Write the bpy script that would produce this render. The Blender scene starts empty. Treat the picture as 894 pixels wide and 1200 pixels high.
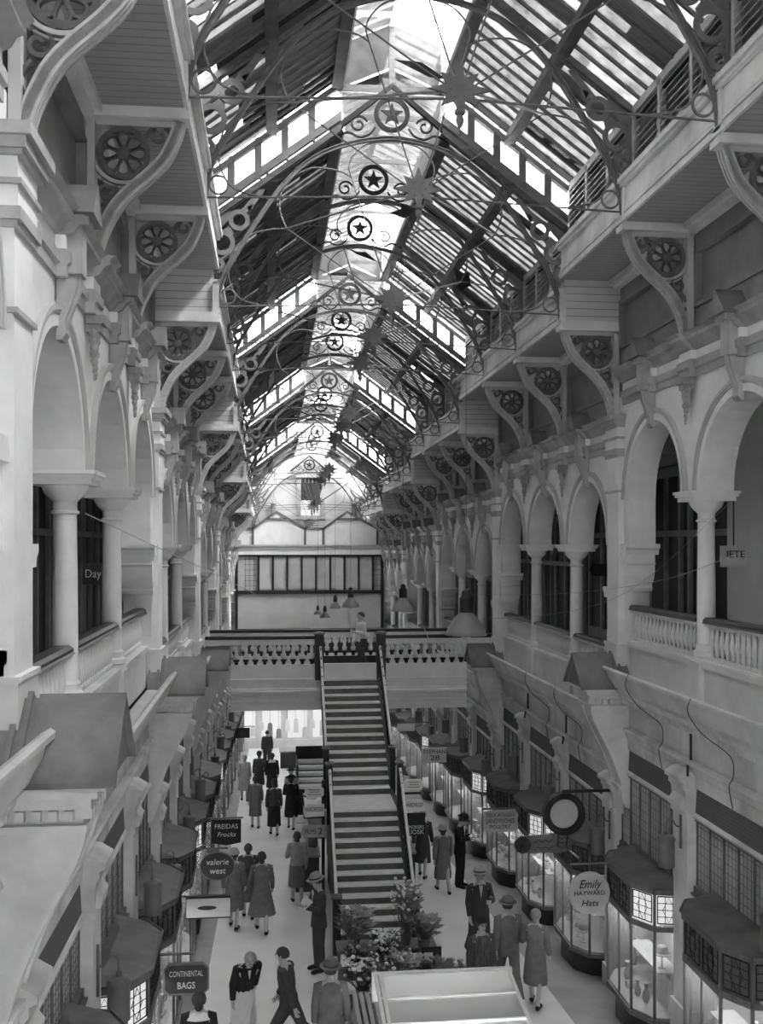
import bpy, math, random
from mathutils import Vector, Matrix
R = random.Random(7)
SC = bpy.context.scene
COL = SC.collection
PI = math.pi
# ------------------------------------------------------------------ layout of the arcade
Y0, P, DH = 10.804, 3.0995, 0.7524      # first column pair, bay length, drop of each three-bay section
NSEC = 5
OFF = 11.0                              # everything is lifted so that the floor lies above zero
def yk(k): return Y0 + k * P
def floor_z(y): return -6.285 - 0.081 * y
def sec_y(n): return yk(3 * n - 1)
def sec_z(n): return -n * DH
ORD = ['first','second','third','fourth','fifth','sixth','seventh','eighth','ninth','tenth','eleventh','twelfth','thirteenth','fourteenth',
       'fifteenth','sixteenth','seventeenth','eighteenth','nineteenth','twentieth']
SIDE = {1: 'right', -1: 'left'}

# ------------------------------------------------------------------ materials (black and white photograph: greys only)
def mat(name, v, rough=0.6, var=0.12, scale=3.0, metal=0.0, bump=0.0, stretch=(1, 1, 1), spec=0.3):
    m = bpy.data.materials.new(name); m.use_nodes = True
    nt = m.node_tree; b = nt.nodes['Principled BSDF']
    b.inputs['Roughness'].default_value = rough
    b.inputs['Metallic'].default_value = metal
    b.inputs['Specular IOR Level'].default_value = spec
    tc = nt.nodes.new('ShaderNodeTexCoord'); mp = nt.nodes.new('ShaderNodeMapping')
    mp.inputs['Scale'].default_value = stretch
    nz = nt.nodes.new('ShaderNodeTexNoise'); nz.inputs['Scale'].default_value = scale
    nz.inputs['Detail'].default_value = 6; nz.inputs['Roughness'].default_value = 0.6
    cr = nt.nodes.new('ShaderNodeValToRGB')
    lo, hi = max(0.0, v * (1 - var)), min(1.0, v * (1 + var))
    cr.color_ramp.elements[0].position = 0.3; cr.color_ramp.elements[0].color = (lo, lo, lo, 1)
    cr.color_ramp.elements[1].position = 0.7; cr.color_ramp.elements[1].color = (hi, hi, hi, 1)
    L = nt.links.new
    L(tc.outputs['Object'], mp.inputs['Vector']); L(mp.outputs['Vector'], nz.inputs['Vector'])
    L(nz.outputs['Fac'], cr.inputs['Fac']); L(cr.outputs['Color'], b.inputs['Base Color'])
    if bump:
        bp = nt.nodes.new('ShaderNodeBump'); bp.inputs['Strength'].default_value = bump; bp.inputs['Distance'].default_value = 0.02
        L(nz.outputs['Fac'], bp.inputs['Height']); L(bp.outputs['Normal'], b.inputs['Normal'])
    return m
def glass_mat(name, trans, diff, gloss=0.06, streak=0.0, scale=4.0):
    """pane: part clear, part dirty film that scatters the light, a little gloss"""
    m = bpy.data.materials.new(name); m.use_nodes = True
    nt = m.node_tree; N = nt.nodes; N.remove(N['Principled BSDF']); L = nt.links.new
    out = N['Material Output']
    tr = N.new('ShaderNodeBsdfTransparent'); tr.inputs['Color'].default_value = (trans, trans, trans, 1)
    tl = N.new('ShaderNodeBsdfTranslucent'); tl.inputs['Color'].default_value = (diff, diff, diff, 1)
    mx = N.new('ShaderNodeMixShader')
    if streak:
        tc = N.new('ShaderNodeTexCoord'); nz = N.new('ShaderNodeTexNoise'); nz.inputs['Scale'].default_value = scale; nz.inputs['Detail'].default_value = 5
        mr = N.new('ShaderNodeMapRange'); mr.inputs[1].default_value = 0.3; mr.inputs[2].default_value = 0.7
        mr.inputs[3].default_value = max(0.0, 0.4 - streak); mr.inputs[4].default_value = min(1.0, 0.4 + streak)
        L(tc.outputs['Object'], nz.inputs['Vector']); L(nz.outputs['Fac'], mr.inputs[0]); L(mr.outputs[0], mx.inputs[0])
    else:
        mx.inputs[0].default_value = 0.3
    L(tr.outputs[0], mx.inputs[1]); L(tl.outputs[0], mx.inputs[2])
    gl = N.new('ShaderNodeBsdfGlossy'); gl.inputs['Roughness'].default_value = 0.08; gl.inputs['Color'].default_value = (0.9, 0.9, 0.9, 1)
    m2 = N.new('ShaderNodeMixShader'); m2.inputs[0].default_value = gloss
    L(mx.outputs[0], m2.inputs[1]); L(gl.outputs[0], m2.inputs[2]); L(m2.outputs[0], out.inputs['Surface'])
    return m
def glow_mat(name, v, strength):
    m = bpy.data.materials.new(name); m.use_nodes = True
    b = m.node_tree.nodes['Principled BSDF']
    b.inputs['Base Color'].default_value = (v, v, v, 1)
    b.inputs['Emission Color'].default_value = (1, 1, 1, 1); b.inputs['Emission Strength'].default_value = strength
    return m
def plank_mat(name, v, gap, axis='Z', size=0.12, var=0.1):
    """painted boards: thin dark joints every SIZE metres along AXIS"""
    m = mat(name, v, 0.6, var, 2.0)
    nt = m.node_tree; N = nt.nodes; L = nt.links.new; b = N['Principled BSDF']
    tc = N.new('ShaderNodeTexCoord'); sp = N.new('ShaderNodeSeparateXYZ'); L(tc.outputs['Object'], sp.inputs[0])
    d = N.new('ShaderNodeMath'); d.operation = 'DIVIDE'; d.inputs[1].default_value = size; L(sp.outputs[axis], d.inputs[0])
    fr = N.new('ShaderNodeMath'); fr.operation = 'FRACT'; L(d.outputs[0], fr.inputs[0])
    lt = N.new('ShaderNodeMath'); lt.operation = 'LESS_THAN'; lt.inputs[1].default_value = 0.1; L(fr.outputs[0], lt.inputs[0])
    mix = N.new('ShaderNodeMix'); mix.data_type = 'RGBA'
    src = b.inputs['Base Color'].links[0].from_socket
    L(lt.outputs[0], mix.inputs['Factor']); L(src, mix.inputs['A']); mix.inputs['B'].default_value = (gap, gap, gap, 1)
    L(mix.outputs['Result'], b.inputs['Base Color'])
    return m
M = dict(
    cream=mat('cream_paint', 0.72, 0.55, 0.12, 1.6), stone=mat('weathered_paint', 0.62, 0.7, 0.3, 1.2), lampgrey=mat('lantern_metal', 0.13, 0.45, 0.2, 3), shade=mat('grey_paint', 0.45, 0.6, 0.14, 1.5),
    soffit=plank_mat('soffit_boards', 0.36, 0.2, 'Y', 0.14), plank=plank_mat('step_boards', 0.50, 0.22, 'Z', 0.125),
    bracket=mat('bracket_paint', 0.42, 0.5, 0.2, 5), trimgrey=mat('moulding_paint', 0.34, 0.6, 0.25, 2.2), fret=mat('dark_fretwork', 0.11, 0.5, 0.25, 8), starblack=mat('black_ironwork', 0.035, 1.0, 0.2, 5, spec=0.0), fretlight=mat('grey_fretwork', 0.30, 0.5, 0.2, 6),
    iron=mat('grey_ironwork', 0.15, 0.7, 0.2, 5, 0.0, spec=0.15), ironlight=mat('pale_ironwork', 0.34, 0.5, 0.2, 5, 0.1), black=mat('black_paint', 0.025, 0.4, 0.2, 4),
    timber=mat('dark_roof_timber', 0.075, 0.7, 0.4, 3, stretch=(1, 1, 6)), board=mat('dark_roof_boards', 0.12, 0.75, 0.35, 4, stretch=(1, 8, 1)),
    white=mat('white_paint', 0.78, 0.5, 0.08, 2), lead=mat('lead_sheet', 0.17, 0.5, 0.4, 2.2, 0.1), leaddark=mat('dark_lead_sheet', 0.12, 0.5, 0.35, 2.5, 0.3),
    gutter=mat('pale_gutter', 0.58, 0.45, 0.18, 2.0), frieze=plank_mat('dark_slatted_frieze', 0.11, 0.035, 'Z', 0.05), dark=mat('dark_interior', 0.035, 0.6, 0.3, 1),
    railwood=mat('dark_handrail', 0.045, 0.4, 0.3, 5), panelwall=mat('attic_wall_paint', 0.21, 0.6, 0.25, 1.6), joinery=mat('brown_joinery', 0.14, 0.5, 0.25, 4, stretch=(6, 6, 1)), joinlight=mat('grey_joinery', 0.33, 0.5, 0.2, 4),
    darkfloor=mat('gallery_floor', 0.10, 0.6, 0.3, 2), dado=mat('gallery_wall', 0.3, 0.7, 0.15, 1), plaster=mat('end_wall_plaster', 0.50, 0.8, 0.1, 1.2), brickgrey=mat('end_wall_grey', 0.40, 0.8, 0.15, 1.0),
    floor=mat('stone_floor', 0.80, 0.45, 0.09, 0.8), border=mat('tiled_border_and_shadow', 0.36, 0.45, 0.18, 1.4),
    tread=mat('worn_tread', 0.82, 0.5, 0.12, 4), riser=mat('dark_riser', 0.12, 0.5, 0.25, 4), nosing=mat('metal_nosing', 0.8, 0.35, 0.1, 6),
    rail=mat('polished_rail', 0.8, 0.3, 0.08, 3), enamel=mat('enamel_shade', 0.27, 0.3, 0.1, 3), enamelin=mat('enamel_inside', 0.8, 0.3, 0.05, 3),
    skin=mat('skin', 0.46, 0.6, 0.06, 6), hair=mat('hair', 0.05, 0.6, 0.3, 12), hairgrey=mat('hair_grey', 0.3, 0.6, 0.3, 12),
    cloth0=mat('black_cloth', 0.022, 0.9, 0.2, 9), cloth1=mat('dark_cloth', 0.06, 0.9, 0.2, 9), cloth2=mat('grey_cloth', 0.16, 0.9, 0.18, 9),
    cloth3=mat('light_cloth', 0.34, 0.9, 0.15, 9), cloth4=mat('white_cloth', 0.72, 0.9, 0.08, 9), fur=mat('fur_coat', 0.10, 0.95, 0.75, 7, bump=0.6, stretch=(6, 2, 1)),
    paper=mat('newsprint', 0.75, 0.8, 0.1, 20), signdark=mat('dark_sign', 0.055, 0.5, 0.2, 5), signgrey=mat('grey_sign', 0.45, 0.5, 0.1, 4),
    signpale=mat('pale_sign', 0.85, 0.5, 0.08, 4), signmid=mat('mid_sign', 0.17, 0.5, 0.2, 4), ink=mat('dark_lettering', 0.03, 0.5, 0.1, 4), chalk=mat('pale_lettering', 0.75, 0.5, 0.05, 4),
    blossom=mat('white_blossom', 0.8, 0.8, 0.15, 10), leaf=mat('leaf', 0.13, 0.7, 0.4, 8), leafpale=mat('pale_leaf', 0.26, 0.7, 0.4, 8), pot=mat('bucket', 0.25, 0.4, 0.2, 4, 0.4),
    goods1=mat('dark_goods', 0.10, 0.5, 0.4, 12), goods2=mat('mid_goods', 0.35, 0.5, 0.4, 12), goods3=mat('pale_goods', 0.75, 0.5, 0.15, 12),
    curtain=mat('pale_curtain', 0.66, 0.9, 0.08, 4), cable=mat('cable', 0.05, 0.6, 0.1, 4), wirelight=mat('pale_wire', 0.4, 0.5, 0.1, 4),
    rag=mat('torn_sacking', 0.03, 0.9, 0.3, 8), shopin=mat('shop_interior', 0.45, 0.8, 0.1, 2),
    lampglow=glow_mat('lit_bulb', 0.9, 10.0), tubeglow=glow_mat('lit_shop_strip', 0.9, 24.0), trough=glow_mat('lit_counter_tube', 0.9, 60.0), shoplit=glow_mat('lit_shop_window', 0.8, 0.22), litglass=glow_mat('lit_leaded_glass', 0.8, 0.32),
    pane_clean=glass_mat('clean_roof_glass', 0.96, 0.85, 0.03), pane_fog=glass_mat('limewashed_glass', 0.10, 0.22, 0.03, 0.2), pane_dirty=glass_mat('sooty_roof_glass', 0.112, 0.17, 0.05, 0.3), pane_dark=glass_mat('black_roof_glass', 0.02, 0.03, 0.05, 0.25),
    pane_mid=glass_mat('grey_roof_glass', 0.15, 0.2, 0.05, 0.3), counterglass=glass_mat('counter_glass', 0.95, 0.9, 0.03), shopglass=glass_mat('shop_glass', 0.9, 0.2, 0.08), darkglass=glass_mat('door_glass', 0.35, 0.05, 0.12), leaded=glass_mat('leaded_glass', 0.45, 0.6, 0.08, 0.3, 12),
)

# ------------------------------------------------------------------ mesh collector
class MB:
    def __init__(s): s.v = []; s.f = []; s.mi = []; s.m = 0
    def add(s, vs, fs):
        o = len(s.v); s.v += [tuple(p) for p in vs]
        for f in fs: s.f.append(tuple(i + o for i in f)); s.mi.append(s.m)
        return s
    def box(s, x0, x1, y0, y1, z0, z1):
        v = [(x, y, z) for z in (z0, z1) for y in (y0, y1) for x in (x0, x1)]
        return s.add(v, [(0, 2, 3, 1), (4, 5, 7, 6), (0, 1, 5, 4), (2, 6, 7, 3), (0, 4, 6, 2), (1, 3, 7, 5)])
    def prism(s, pts, axis, a, b):
        n = len(pts)
        def P3(u, w, t): return {'x': (t, u, w), 'y': (u, t, w), 'z': (u, w, t)}[axis]
        v = [P3(u, w, a) for u, w in pts] + [P3(u, w, b) for u, w in pts]
        f = [tuple(range(n))[::-1], tuple(range(n, 2 * n))] + [(i, (i + 1) % n, n + (i + 1) % n, n + i) for i in range(n)]
        return s.add(v, f)
    def hull8(s, a, b):
        """solid between two 4-point loops"""
        return s.add(list(a) + list(b), [(3, 2, 1, 0), (4, 5, 6, 7)] + [(i, (i + 1) % 4, 4 + (i + 1) % 4, 4 + i) for i in range(4)])
    def tube(s, path, r, n=6, closed=False, caps=True):
        pts = [Vector(p) for p in path]; k = len(pts); rs = r if isinstance(r, (list, tuple)) else [r] * k
        ring = []; prev = None
        for i in range(k):
            if closed: t = pts[(i + 1) % k] - pts[i - 1]
            else: t = pts[min(i + 1, k - 1)] - pts[max(i - 1, 0)]
            if t.length < 1e-9: t = Vector((0, 0, 1))
            t.normalize()
            if prev is None:
                a = Vector((0, 0, 1)) if abs(t.z) < 0.9 else Vector((0, 1, 0))
                u = t.cross(a).normalized()
            else:
                u = prev - t * prev.dot(t)
                u = u.normalized() if u.length > 1e-6 else t.cross(Vector((0.3, 0.5, 0.8))).normalized()
            prev = u; w = t.cross(u)
            ring.append([pts[i] + (u * math.cos(2 * PI * j / n) + w * math.sin(2 * PI * j / n)) * rs[i] for j in range(n)])
        v = [p for q in ring for p in q]; f = []
        for i in range(k if closed else k - 1):
            i2 = (i + 1) % k
            for j in range(n): f.append((i * n + j, i * n + (j + 1) % n, i2 * n + (j + 1) % n, i2 * n + j))
        if caps and not closed: f += [tuple(range(n))[::-1], tuple(range((k - 1) * n, k * n))]
        return s.add(v, f)
    def lathe(s, prof, c=(0, 0, 0), n=16, axis='z', sx=1, sy=1):
        v = []; f = []
        for r, h in prof:
            for j in range(n):
                a = 2 * PI * j / n; x, y = r * sx * math.cos(a), r * sy * math.sin(a)
                v.append({'z': (c[0] + x, c[1] + y, c[2] + h), 'y': (c[0] + x, c[1] + h, c[2] + y), 'x': (c[0] + h, c[1] + x, c[2] + y)}[axis])
        for i in range(len(prof) - 1):
            for j in range(n): f.append((i * n + j, i * n + (j + 1) % n, (i + 1) * n + (j + 1) % n, (i + 1) * n + j))
        f += [tuple(range(n))[::-1], tuple(range((len(prof) - 1) * n, len(prof) * n))]
        return s.add(v, f)
    def band(s, path, wd, axis, a, b, closed=False):
        """flat bar following a 2-D path, WD wide in the plane, thick from A to B along AXIS"""
        pts = [Vector((p[0], p[1])) for p in path]; k = len(pts); L = []; Rr = []
        for i in range(k):
            t = (pts[(i + 1) % k] - pts[i - 1]) if closed else (pts[min(i + 1, k - 1)] - pts[max(i - 1, 0)])
            t.normalize(); nn = Vector((-t.y, t.x)); w = (wd[i] if isinstance(wd, (list, tuple)) else wd) / 2
            L.append(pts[i] + nn * w); Rr.append(pts[i] - nn * w)
        def P3(q, t): return {'x': (t, q.x, q.y), 'y': (q.x, t, q.y), 'z': (q.x, q.y, t)}[axis]
        v = []
        for i in range(k): v += [P3(L[i], a), P3(Rr[i], a), P3(Rr[i], b), P3(L[i], b)]
        f = []
        for i in range(k if closed else k - 1):
            i2 = (i + 1) % k
            for j in range(4): f.append((i * 4 + j, i * 4 + (j + 1) % 4, i2 * 4 + (j + 1) % 4, i2 * 4 + j))
        if not closed: f += [(3, 2, 1, 0), tuple((k - 1) * 4 + j for j in range(4))]
        return s.add(v, f)
    def disc(s, c, r, axis, a, b, n=24, hole=0.0):
        pts = [(c[0] + r * math.cos(2 * PI * i / n), c[1] + r * math.sin(2 * PI * i / n)) for i in range(n)]
        if not hole: return s.prism(pts, axis, a, b)
        rm = (r + hole) / 2
        return s.band([(c[0] + rm * math.cos(2 * PI * i / n), c[1] + rm * math.sin(2 * PI * i / n)) for i in range(n)], r - hole, axis, a, b, True)
    def ball(s, c, r, n=10, m=6, sz=1.0):
        return s.lathe([(r * math.sin(PI * max(0.03, min(0.97, i / m))), -r * sz * math.cos(PI * i / m)) for i in range(m + 1)], c, n)
    def mesh(s, name, mats, smooth=35):
        me = bpy.data.meshes.new(name); me.from_pydata(s.v, [], s.f)
        mats = mats if isinstance(mats, (list, tuple)) else [mats]
        for m in mats: me.materials.append(M[m] if isinstance(m, str) else m)
        if len(mats) > 1: me.polygons.foreach_set('material_index', s.mi)
        me.polygons.foreach_set('use_smooth', [True] * len(me.polygons))
        me.update(); me.set_sharp_from_angle(angle=math.radians(smooth))
        return me
    def build(s, name, mats, parent=None, loc=None, smooth=35):
        o = bpy.data.objects.new(name, s.mesh(name, mats, smooth)); COL.objects.link(o)
        if parent is not None: o.parent = parent; KIDS.setdefault(parent.name, []).append(o)
        if loc: o.location = loc
        return o
KIDS = {}
def tag(o, label=None, cat=None, group=None, kind=None):
    if label: o['label'] = label
    if cat: o['category'] = cat
    if group: o['group'] = group
    if kind: o['kind'] = kind
    return o
def thing(name, label, cat, loc=(0, 0, 0), rz=0.0, group=None, sx=1):
    o = bpy.data.objects.new(name, None); COL.objects.link(o); o.empty_display_size = 0.1
    o.location = loc; o.rotation_euler = (0, 0, rz); o.scale = (sx, 1, 1)
    return tag(o, label, cat, group)
def dup(src, loc, label=None, group=None, rz=None, sx=None, scale=None, keep=None):
    """copy a thing with its parts and sub-parts"""
    r = src.copy(); COL.objects.link(r); r.location = loc
    if rz is not None: r.rotation_euler = (0, 0, rz)
    if sx is not None: r.scale = (sx, 1, 1)
    if scale is not None: r.scale = scale
    if label: r['label'] = label
    if group: r['group'] = group
    def rec(a, b):
        for ch in KIDS.get(a.name, []):
            if keep and not keep(ch): continue
            c = ch.copy(); COL.objects.link(c); c.parent = b; KIDS.setdefault(b.name, []).append(c); rec(ch, c)
    rec(src, r)
    return r
def struct(mb, name, m, loc=None, parent=None, sx=1):
    o = mb.build(name, m, parent, loc)
    if parent is None: o['kind'] = 'structure'
    o.scale = (sx, 1, 1)
    return o
def again(src, loc, sx=None):
    c = src.copy(); COL.objects.link(c); c.location = loc
    if sx is not None: c.scale = (sx, 1, 1)
    for ch in KIDS.get(src.name, []):
        d = ch.copy(); COL.objects.link(d); d.parent = c; KIDS.setdefault(c.name, []).append(d)
    return c
def spline(pts, n=6, closed=False):
    pts = [Vector(p) for p in pts]; out = []; k = len(pts)
    for i in range(k if closed else k - 1):
        if closed: a, b, c, d = pts[i - 1], pts[i], pts[(i + 1) % k], pts[(i + 2) % k]
        else: a, b, c, d = pts[max(i - 1, 0)], pts[i], pts[i + 1], pts[min(i + 2, k - 1)]
        for j in range(n):
            t = j / n
            out.append(0.5 * ((2 * b) + (c - a) * t + (2 * a - 5 * b + 4 * c - d) * t * t + (3 * b - a - 3 * c + d) * t ** 3))
    if not closed: out.append(pts[-1])
    return [tuple(p) for p in out]
def arc(c, r, a0, a1, n=12): return [(c[0] + r * math.cos(math.radians(a0 + (a1 - a0) * i / n)), c[1] + r * math.sin(math.radians(a0 + (a1 - a0) * i / n))) for i in range(n + 1)]
def spiral(c, r0, r1, a0, a1, n=20): return [(c[0] + (r0 + (r1 - r0) * i / n) * math.cos(math.radians(a0 + (a1 - a0) * i / n)), c[1] + (r0 + (r1 - r0) * i / n) * math.sin(math.radians(a0 + (a1 - a0) * i / n))) for i in range(n + 1)]
# ================================================================== THE SETTING: arcade walls, one per three-bay section and side
SP = 0.74                               # springing of the arches above the section's datum
ARCH = [(0.53, 2.77), (3.43, 5.87), (6.53, 8.77)]
def arch_pts(a, b, n=18, rise=1.18):
    c, r = (a + b) / 2, (b - a) / 2
    return [(c - r * math.cos(PI * i / n), SP + rise * math.sin(PI * i / n)) for i in range(n + 1)]
def wall_section():
    mb = MB(); XF, XB, TOP = 3.90, 4.36, 2.5
    L = 3 * P
    for a, b in ARCH:
        pts = arch_pts(a, b)
        for (u0, w0), (u1, w1) in zip(pts, pts[1:]):
            for x, flip in ((XF, 0), (XB, 1)):
                q = [(x, u0, w0), (x, u1, w1), (x, u1, TOP), (x, u0, TOP)]
                mb.add(q, [(0, 1, 2, 3) if flip else (3, 2, 1, 0)])
            mb.add([(XF, u0, w0), (XB, u0, w0), (XB, u1, w1), (XF, u1, w1)], [(0, 1, 2, 3)])
    edges = [0.0] + [e for ab in ARCH for e in ab] + [L]
    for i in range(0, len(edges), 2): mb.box(XF, XB, edges[i], edges[i + 1], SP if 0 < i < 6 else -0.02, TOP)
    # raised archivolts, two orders
    for a, b in ARCH:
        c, r = (a + b) / 2, (b - a) / 2
        for dr, w, pr in ((0.05, 0.10, 0.035), (0.165, 0.05, 0.065), (0.125, 0.03, 0.05)):
            path = [(c - (r + dr) * math.cos(PI * i / 22), SP + (1.18 + dr) * math.sin(PI * i / 22)) for i in range(23)]
            path = [(path[0][0], SP - 0.0)] + path + [(path[-1][0], SP - 0.0)]
            path = [(min(max(u, a - 0.32), b + 0.32), w_) for u, w_ in path]
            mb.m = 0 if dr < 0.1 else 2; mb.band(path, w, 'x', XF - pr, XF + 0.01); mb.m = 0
    # jambs and lower piers under the corbels
    for s in (1, -1):
        u = (lambda t: t) if s == 1 else (lambda t: L - t)
        y0, y1 = sorted((u(0), u(0.24))); mb.box(XF, XB, y0, y1, -2.3, 0)
        y0, y1 = sorted((u(0.0), u(0.28))); mb.box(XF - 0.03, XB, y0, y1, -2.3, -1.55); mb.box(XF - 0.05, XB, y0, y1, -1.6, -1.5)
        # corbel: moulded cap, scrolled body
        cap = [(0, 0.0), (0.62, 0.0), (0.62, -0.06), (0.56, -0.1), (0.54, -0.18), (0, -0.18)]
        mb.prism([(u(a), b) for a, b in cap], 'x', XF - 0.07, XB + 0.05)
        body = [(0, -0.18), (0.50, -0.18), (0.50, -0.3), (0.53, -0.33), (0.50, -0.36), (0.50, -0.45), (0.46, -0.58), (0.36, -0.7), (0.40, -0.74), (0.36, -0.8), (0, -0.8)]
        mb.prism([(u(a), b) for a, b in body], 'x', XF - 0.02, XB)
    # pedestal wall below the balusters, plinths under the columns
    mb.box(4.0, XB - 0.06, 0.2, L - 0.2, -2.32, -1.66); mb.box(3.97, XB - 0.03, 0.2, L - 0.2, -1.74, -1.64)
    for y in (P, 2 * P): mb.box(3.93, XB + 0.02, y - 0.16, y + 0.16, -2.32, -1.67)
    # upper wall behind the oversailing attic with sunk panels
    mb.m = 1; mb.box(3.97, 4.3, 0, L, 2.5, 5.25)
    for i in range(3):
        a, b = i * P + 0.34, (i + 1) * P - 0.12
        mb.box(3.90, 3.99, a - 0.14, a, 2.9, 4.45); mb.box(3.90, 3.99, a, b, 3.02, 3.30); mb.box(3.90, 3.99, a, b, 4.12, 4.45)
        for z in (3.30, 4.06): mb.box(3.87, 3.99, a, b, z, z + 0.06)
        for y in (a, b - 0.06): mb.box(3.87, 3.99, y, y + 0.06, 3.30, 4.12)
    return mb
def pier_strip():
    mb = MB()
    mb.box(3.80, 3.92, -0.28, 0.28, -1.42, 2.36)
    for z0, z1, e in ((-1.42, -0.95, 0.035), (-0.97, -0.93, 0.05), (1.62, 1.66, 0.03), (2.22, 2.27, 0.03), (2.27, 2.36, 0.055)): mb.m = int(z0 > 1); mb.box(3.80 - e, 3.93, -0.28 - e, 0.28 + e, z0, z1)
    mb.m = 0
    # pier block with its own moulded cap under the bracket
    mb.box(3.77, 3.95, -0.30, 0.30, 2.36, 2.92)
    mb.m = 1
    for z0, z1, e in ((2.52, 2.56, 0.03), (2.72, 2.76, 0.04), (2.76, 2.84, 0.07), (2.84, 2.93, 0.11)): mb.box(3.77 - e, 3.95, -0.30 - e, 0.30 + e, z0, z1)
    return mb
# entablature: a moulded profile with breaks over the columns and keystones
ENT = ([(3.95, 2.34), (3.87, 2.34), (3.87, 2.44), (3.84, 2.46), (3.84, 2.55), (3.88, 2.58), (3.95, 2.58)], [(3.95, 2.58), (3.88, 2.58), (3.88, 2.70), (3.95, 2.70)], [(3.95, 2.70), (3.88, 2.70), (3.82, 2.73), (3.78, 2.80), (3.72, 2.83), (3.72, 2.88), (3.66, 2.92), (3.95, 2.96)])
def ent_run(mb, dx, a, b):
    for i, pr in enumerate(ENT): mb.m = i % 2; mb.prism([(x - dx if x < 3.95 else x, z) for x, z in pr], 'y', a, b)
def entablature():
    mb = MB(); L = 3 * P
    ent_run(mb, 0, 0.28, L - 0.28)
    for y, w in [((a + b) / 2, 0.17) for a, b in ARCH] + [(P, 0.2), (2 * P, 0.2)]: ent_run(mb, 0.09, y - w, y + w)
    return mb
def attic():
    """overhanging attic box: boarded soffit and moulded front"""
    mb = MB(); L = 3 * P
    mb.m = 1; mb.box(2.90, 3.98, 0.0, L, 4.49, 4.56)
    mb.m = 0
    for x0, z0, z1 in ((2.86, 4.50, 4.58), (2.90, 4.56, 5.06), (2.84, 4.98, 5.03), (2.80, 5.03, 5.10), (2.87, 4.62, 4.66), (2.885, 4.68, 4.71)): mb.box(x0, 2.98, 0.0, L, z0, z1)
    mb.box(2.98, 3.07, 0, L, 5.0, 5.08)
    mb.box(3.72, 3.98, 0, L, 4.40, 4.5); mb.box(3.80, 3.98, 0, L, 4.34, 4.42)
    for i in range(3):
        y = i * P
        mb.box(2.84, 3.98, y - 0.13, y + 0.13, 4.37, 4.45); mb.box(2.88, 3.98, y - 0.10, y + 0.10, 4.45, 4.54)
        mb.box(2.86, 2.96, y - 0.09, y + 0.09, 4.54, 5.0)
    return mb
def step_face():
    mb = MB(); mb.box(2.95, 3.98, -0.03, 0.03, 4.5, 5.3)
    return mb
def louvres():
    mb = MB(); a, b = 0.0, P
    mb.m = 0; mb.box(3.0, 3.1, a, b, 5.08, 5.16); mb.box(3.0, 3.12, a, b, 5.98, 6.1)
    for y in (0.1, 1.02, 2.05, 3.0): mb.box(3.0, 3.1, y - 0.045, y + 0.045, 5.1, 6.05)
    mb.box(3.085, 3.12, a, b, 5.1, 6.0)
    mb.m = 1
    for i in range(8):
        z = 5.2 + i * 0.098
        for y0, y1 in ((0.14, 0.98), (1.06, 2.0), (2.09, 2.96)): mb.hull8([(2.99, y0, z), (2.99, y1, z), (3.08, y1, z + 0.105), (3.08, y0, z + 0.105)], [(2.99, y0, z + 0.015), (2.99, y1, z + 0.015), (3.08, y1, z + 0.12), (3.08, y0, z + 0.12)])
    return mb
protos = {}
ws = wall_section(); ps = pier_strip(); en = entablature(); at_ = attic(); sf = step_face(); lv = louvres()
for side in (1, -1):
    for n in range(-1, NSEC):
        loc = (0, sec_y(n), sec_z(n))
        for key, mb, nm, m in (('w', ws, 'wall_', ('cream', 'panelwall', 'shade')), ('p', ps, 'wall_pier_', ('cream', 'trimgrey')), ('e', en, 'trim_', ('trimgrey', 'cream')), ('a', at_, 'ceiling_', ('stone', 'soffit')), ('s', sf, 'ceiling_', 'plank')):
            nm = nm + SIDE[side]
            if key in protos: o = again(protos[key], loc, side); o.name = nm
            else: o = protos[key] = struct(mb, nm, m, loc, sx=side)
        for i in range(3):
            l2 = (0, sec_y(n) + i * P, sec_z(n))
            if 'l' in protos: o = again(protos['l'], l2, side)
            else: o = protos['l'] = struct(lv, 'window_1', ('shade', 'fretlight'), l2, sx=side)
            o.name = 'window_%d' % (i + 1 + 3 * (n + 1) + (20 if side < 0 else 0))
            o['label'] = 'slatted louvre window above the %s attic front' % SIDE[side]
pe = again(protos['p'], (0, sec_y(NSEC), sec_z(NSEC)), 1)

# ------------------------------------------------------------------ gallery floors, inner walls and doors behind the arches
def gallery():
    mb = MB(); L = 3 * P
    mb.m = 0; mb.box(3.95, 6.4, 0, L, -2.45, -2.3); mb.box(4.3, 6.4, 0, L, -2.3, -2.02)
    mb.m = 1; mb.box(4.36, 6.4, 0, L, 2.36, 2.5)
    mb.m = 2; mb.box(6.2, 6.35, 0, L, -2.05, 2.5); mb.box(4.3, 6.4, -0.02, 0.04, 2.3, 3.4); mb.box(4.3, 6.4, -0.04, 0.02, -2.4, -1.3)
    return mb
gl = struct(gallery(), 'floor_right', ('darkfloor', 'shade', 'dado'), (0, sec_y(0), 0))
def gallery_front():
    """one bay of the shops along the gallery: pale posts, dark glazing, a door"""
    mb = MB(); mb.m = 0
    for y in (0.0, 0.95, 1.9, 2.35, P): mb.box(5.95, 6.1, y - 0.06, y + 0.06, -2.02, 2.3)
    mb.box(5.95, 6.1, 0, P, 0.9, 1.02); mb.box(5.95, 6.1, 0, 1.9, -2.02, -1.3); mb.box(5.95, 6.1, 0, P, 2.1, 2.3)
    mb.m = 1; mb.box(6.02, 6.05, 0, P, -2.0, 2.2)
    return mb
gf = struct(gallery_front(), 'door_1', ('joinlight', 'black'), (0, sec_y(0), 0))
first = True
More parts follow.
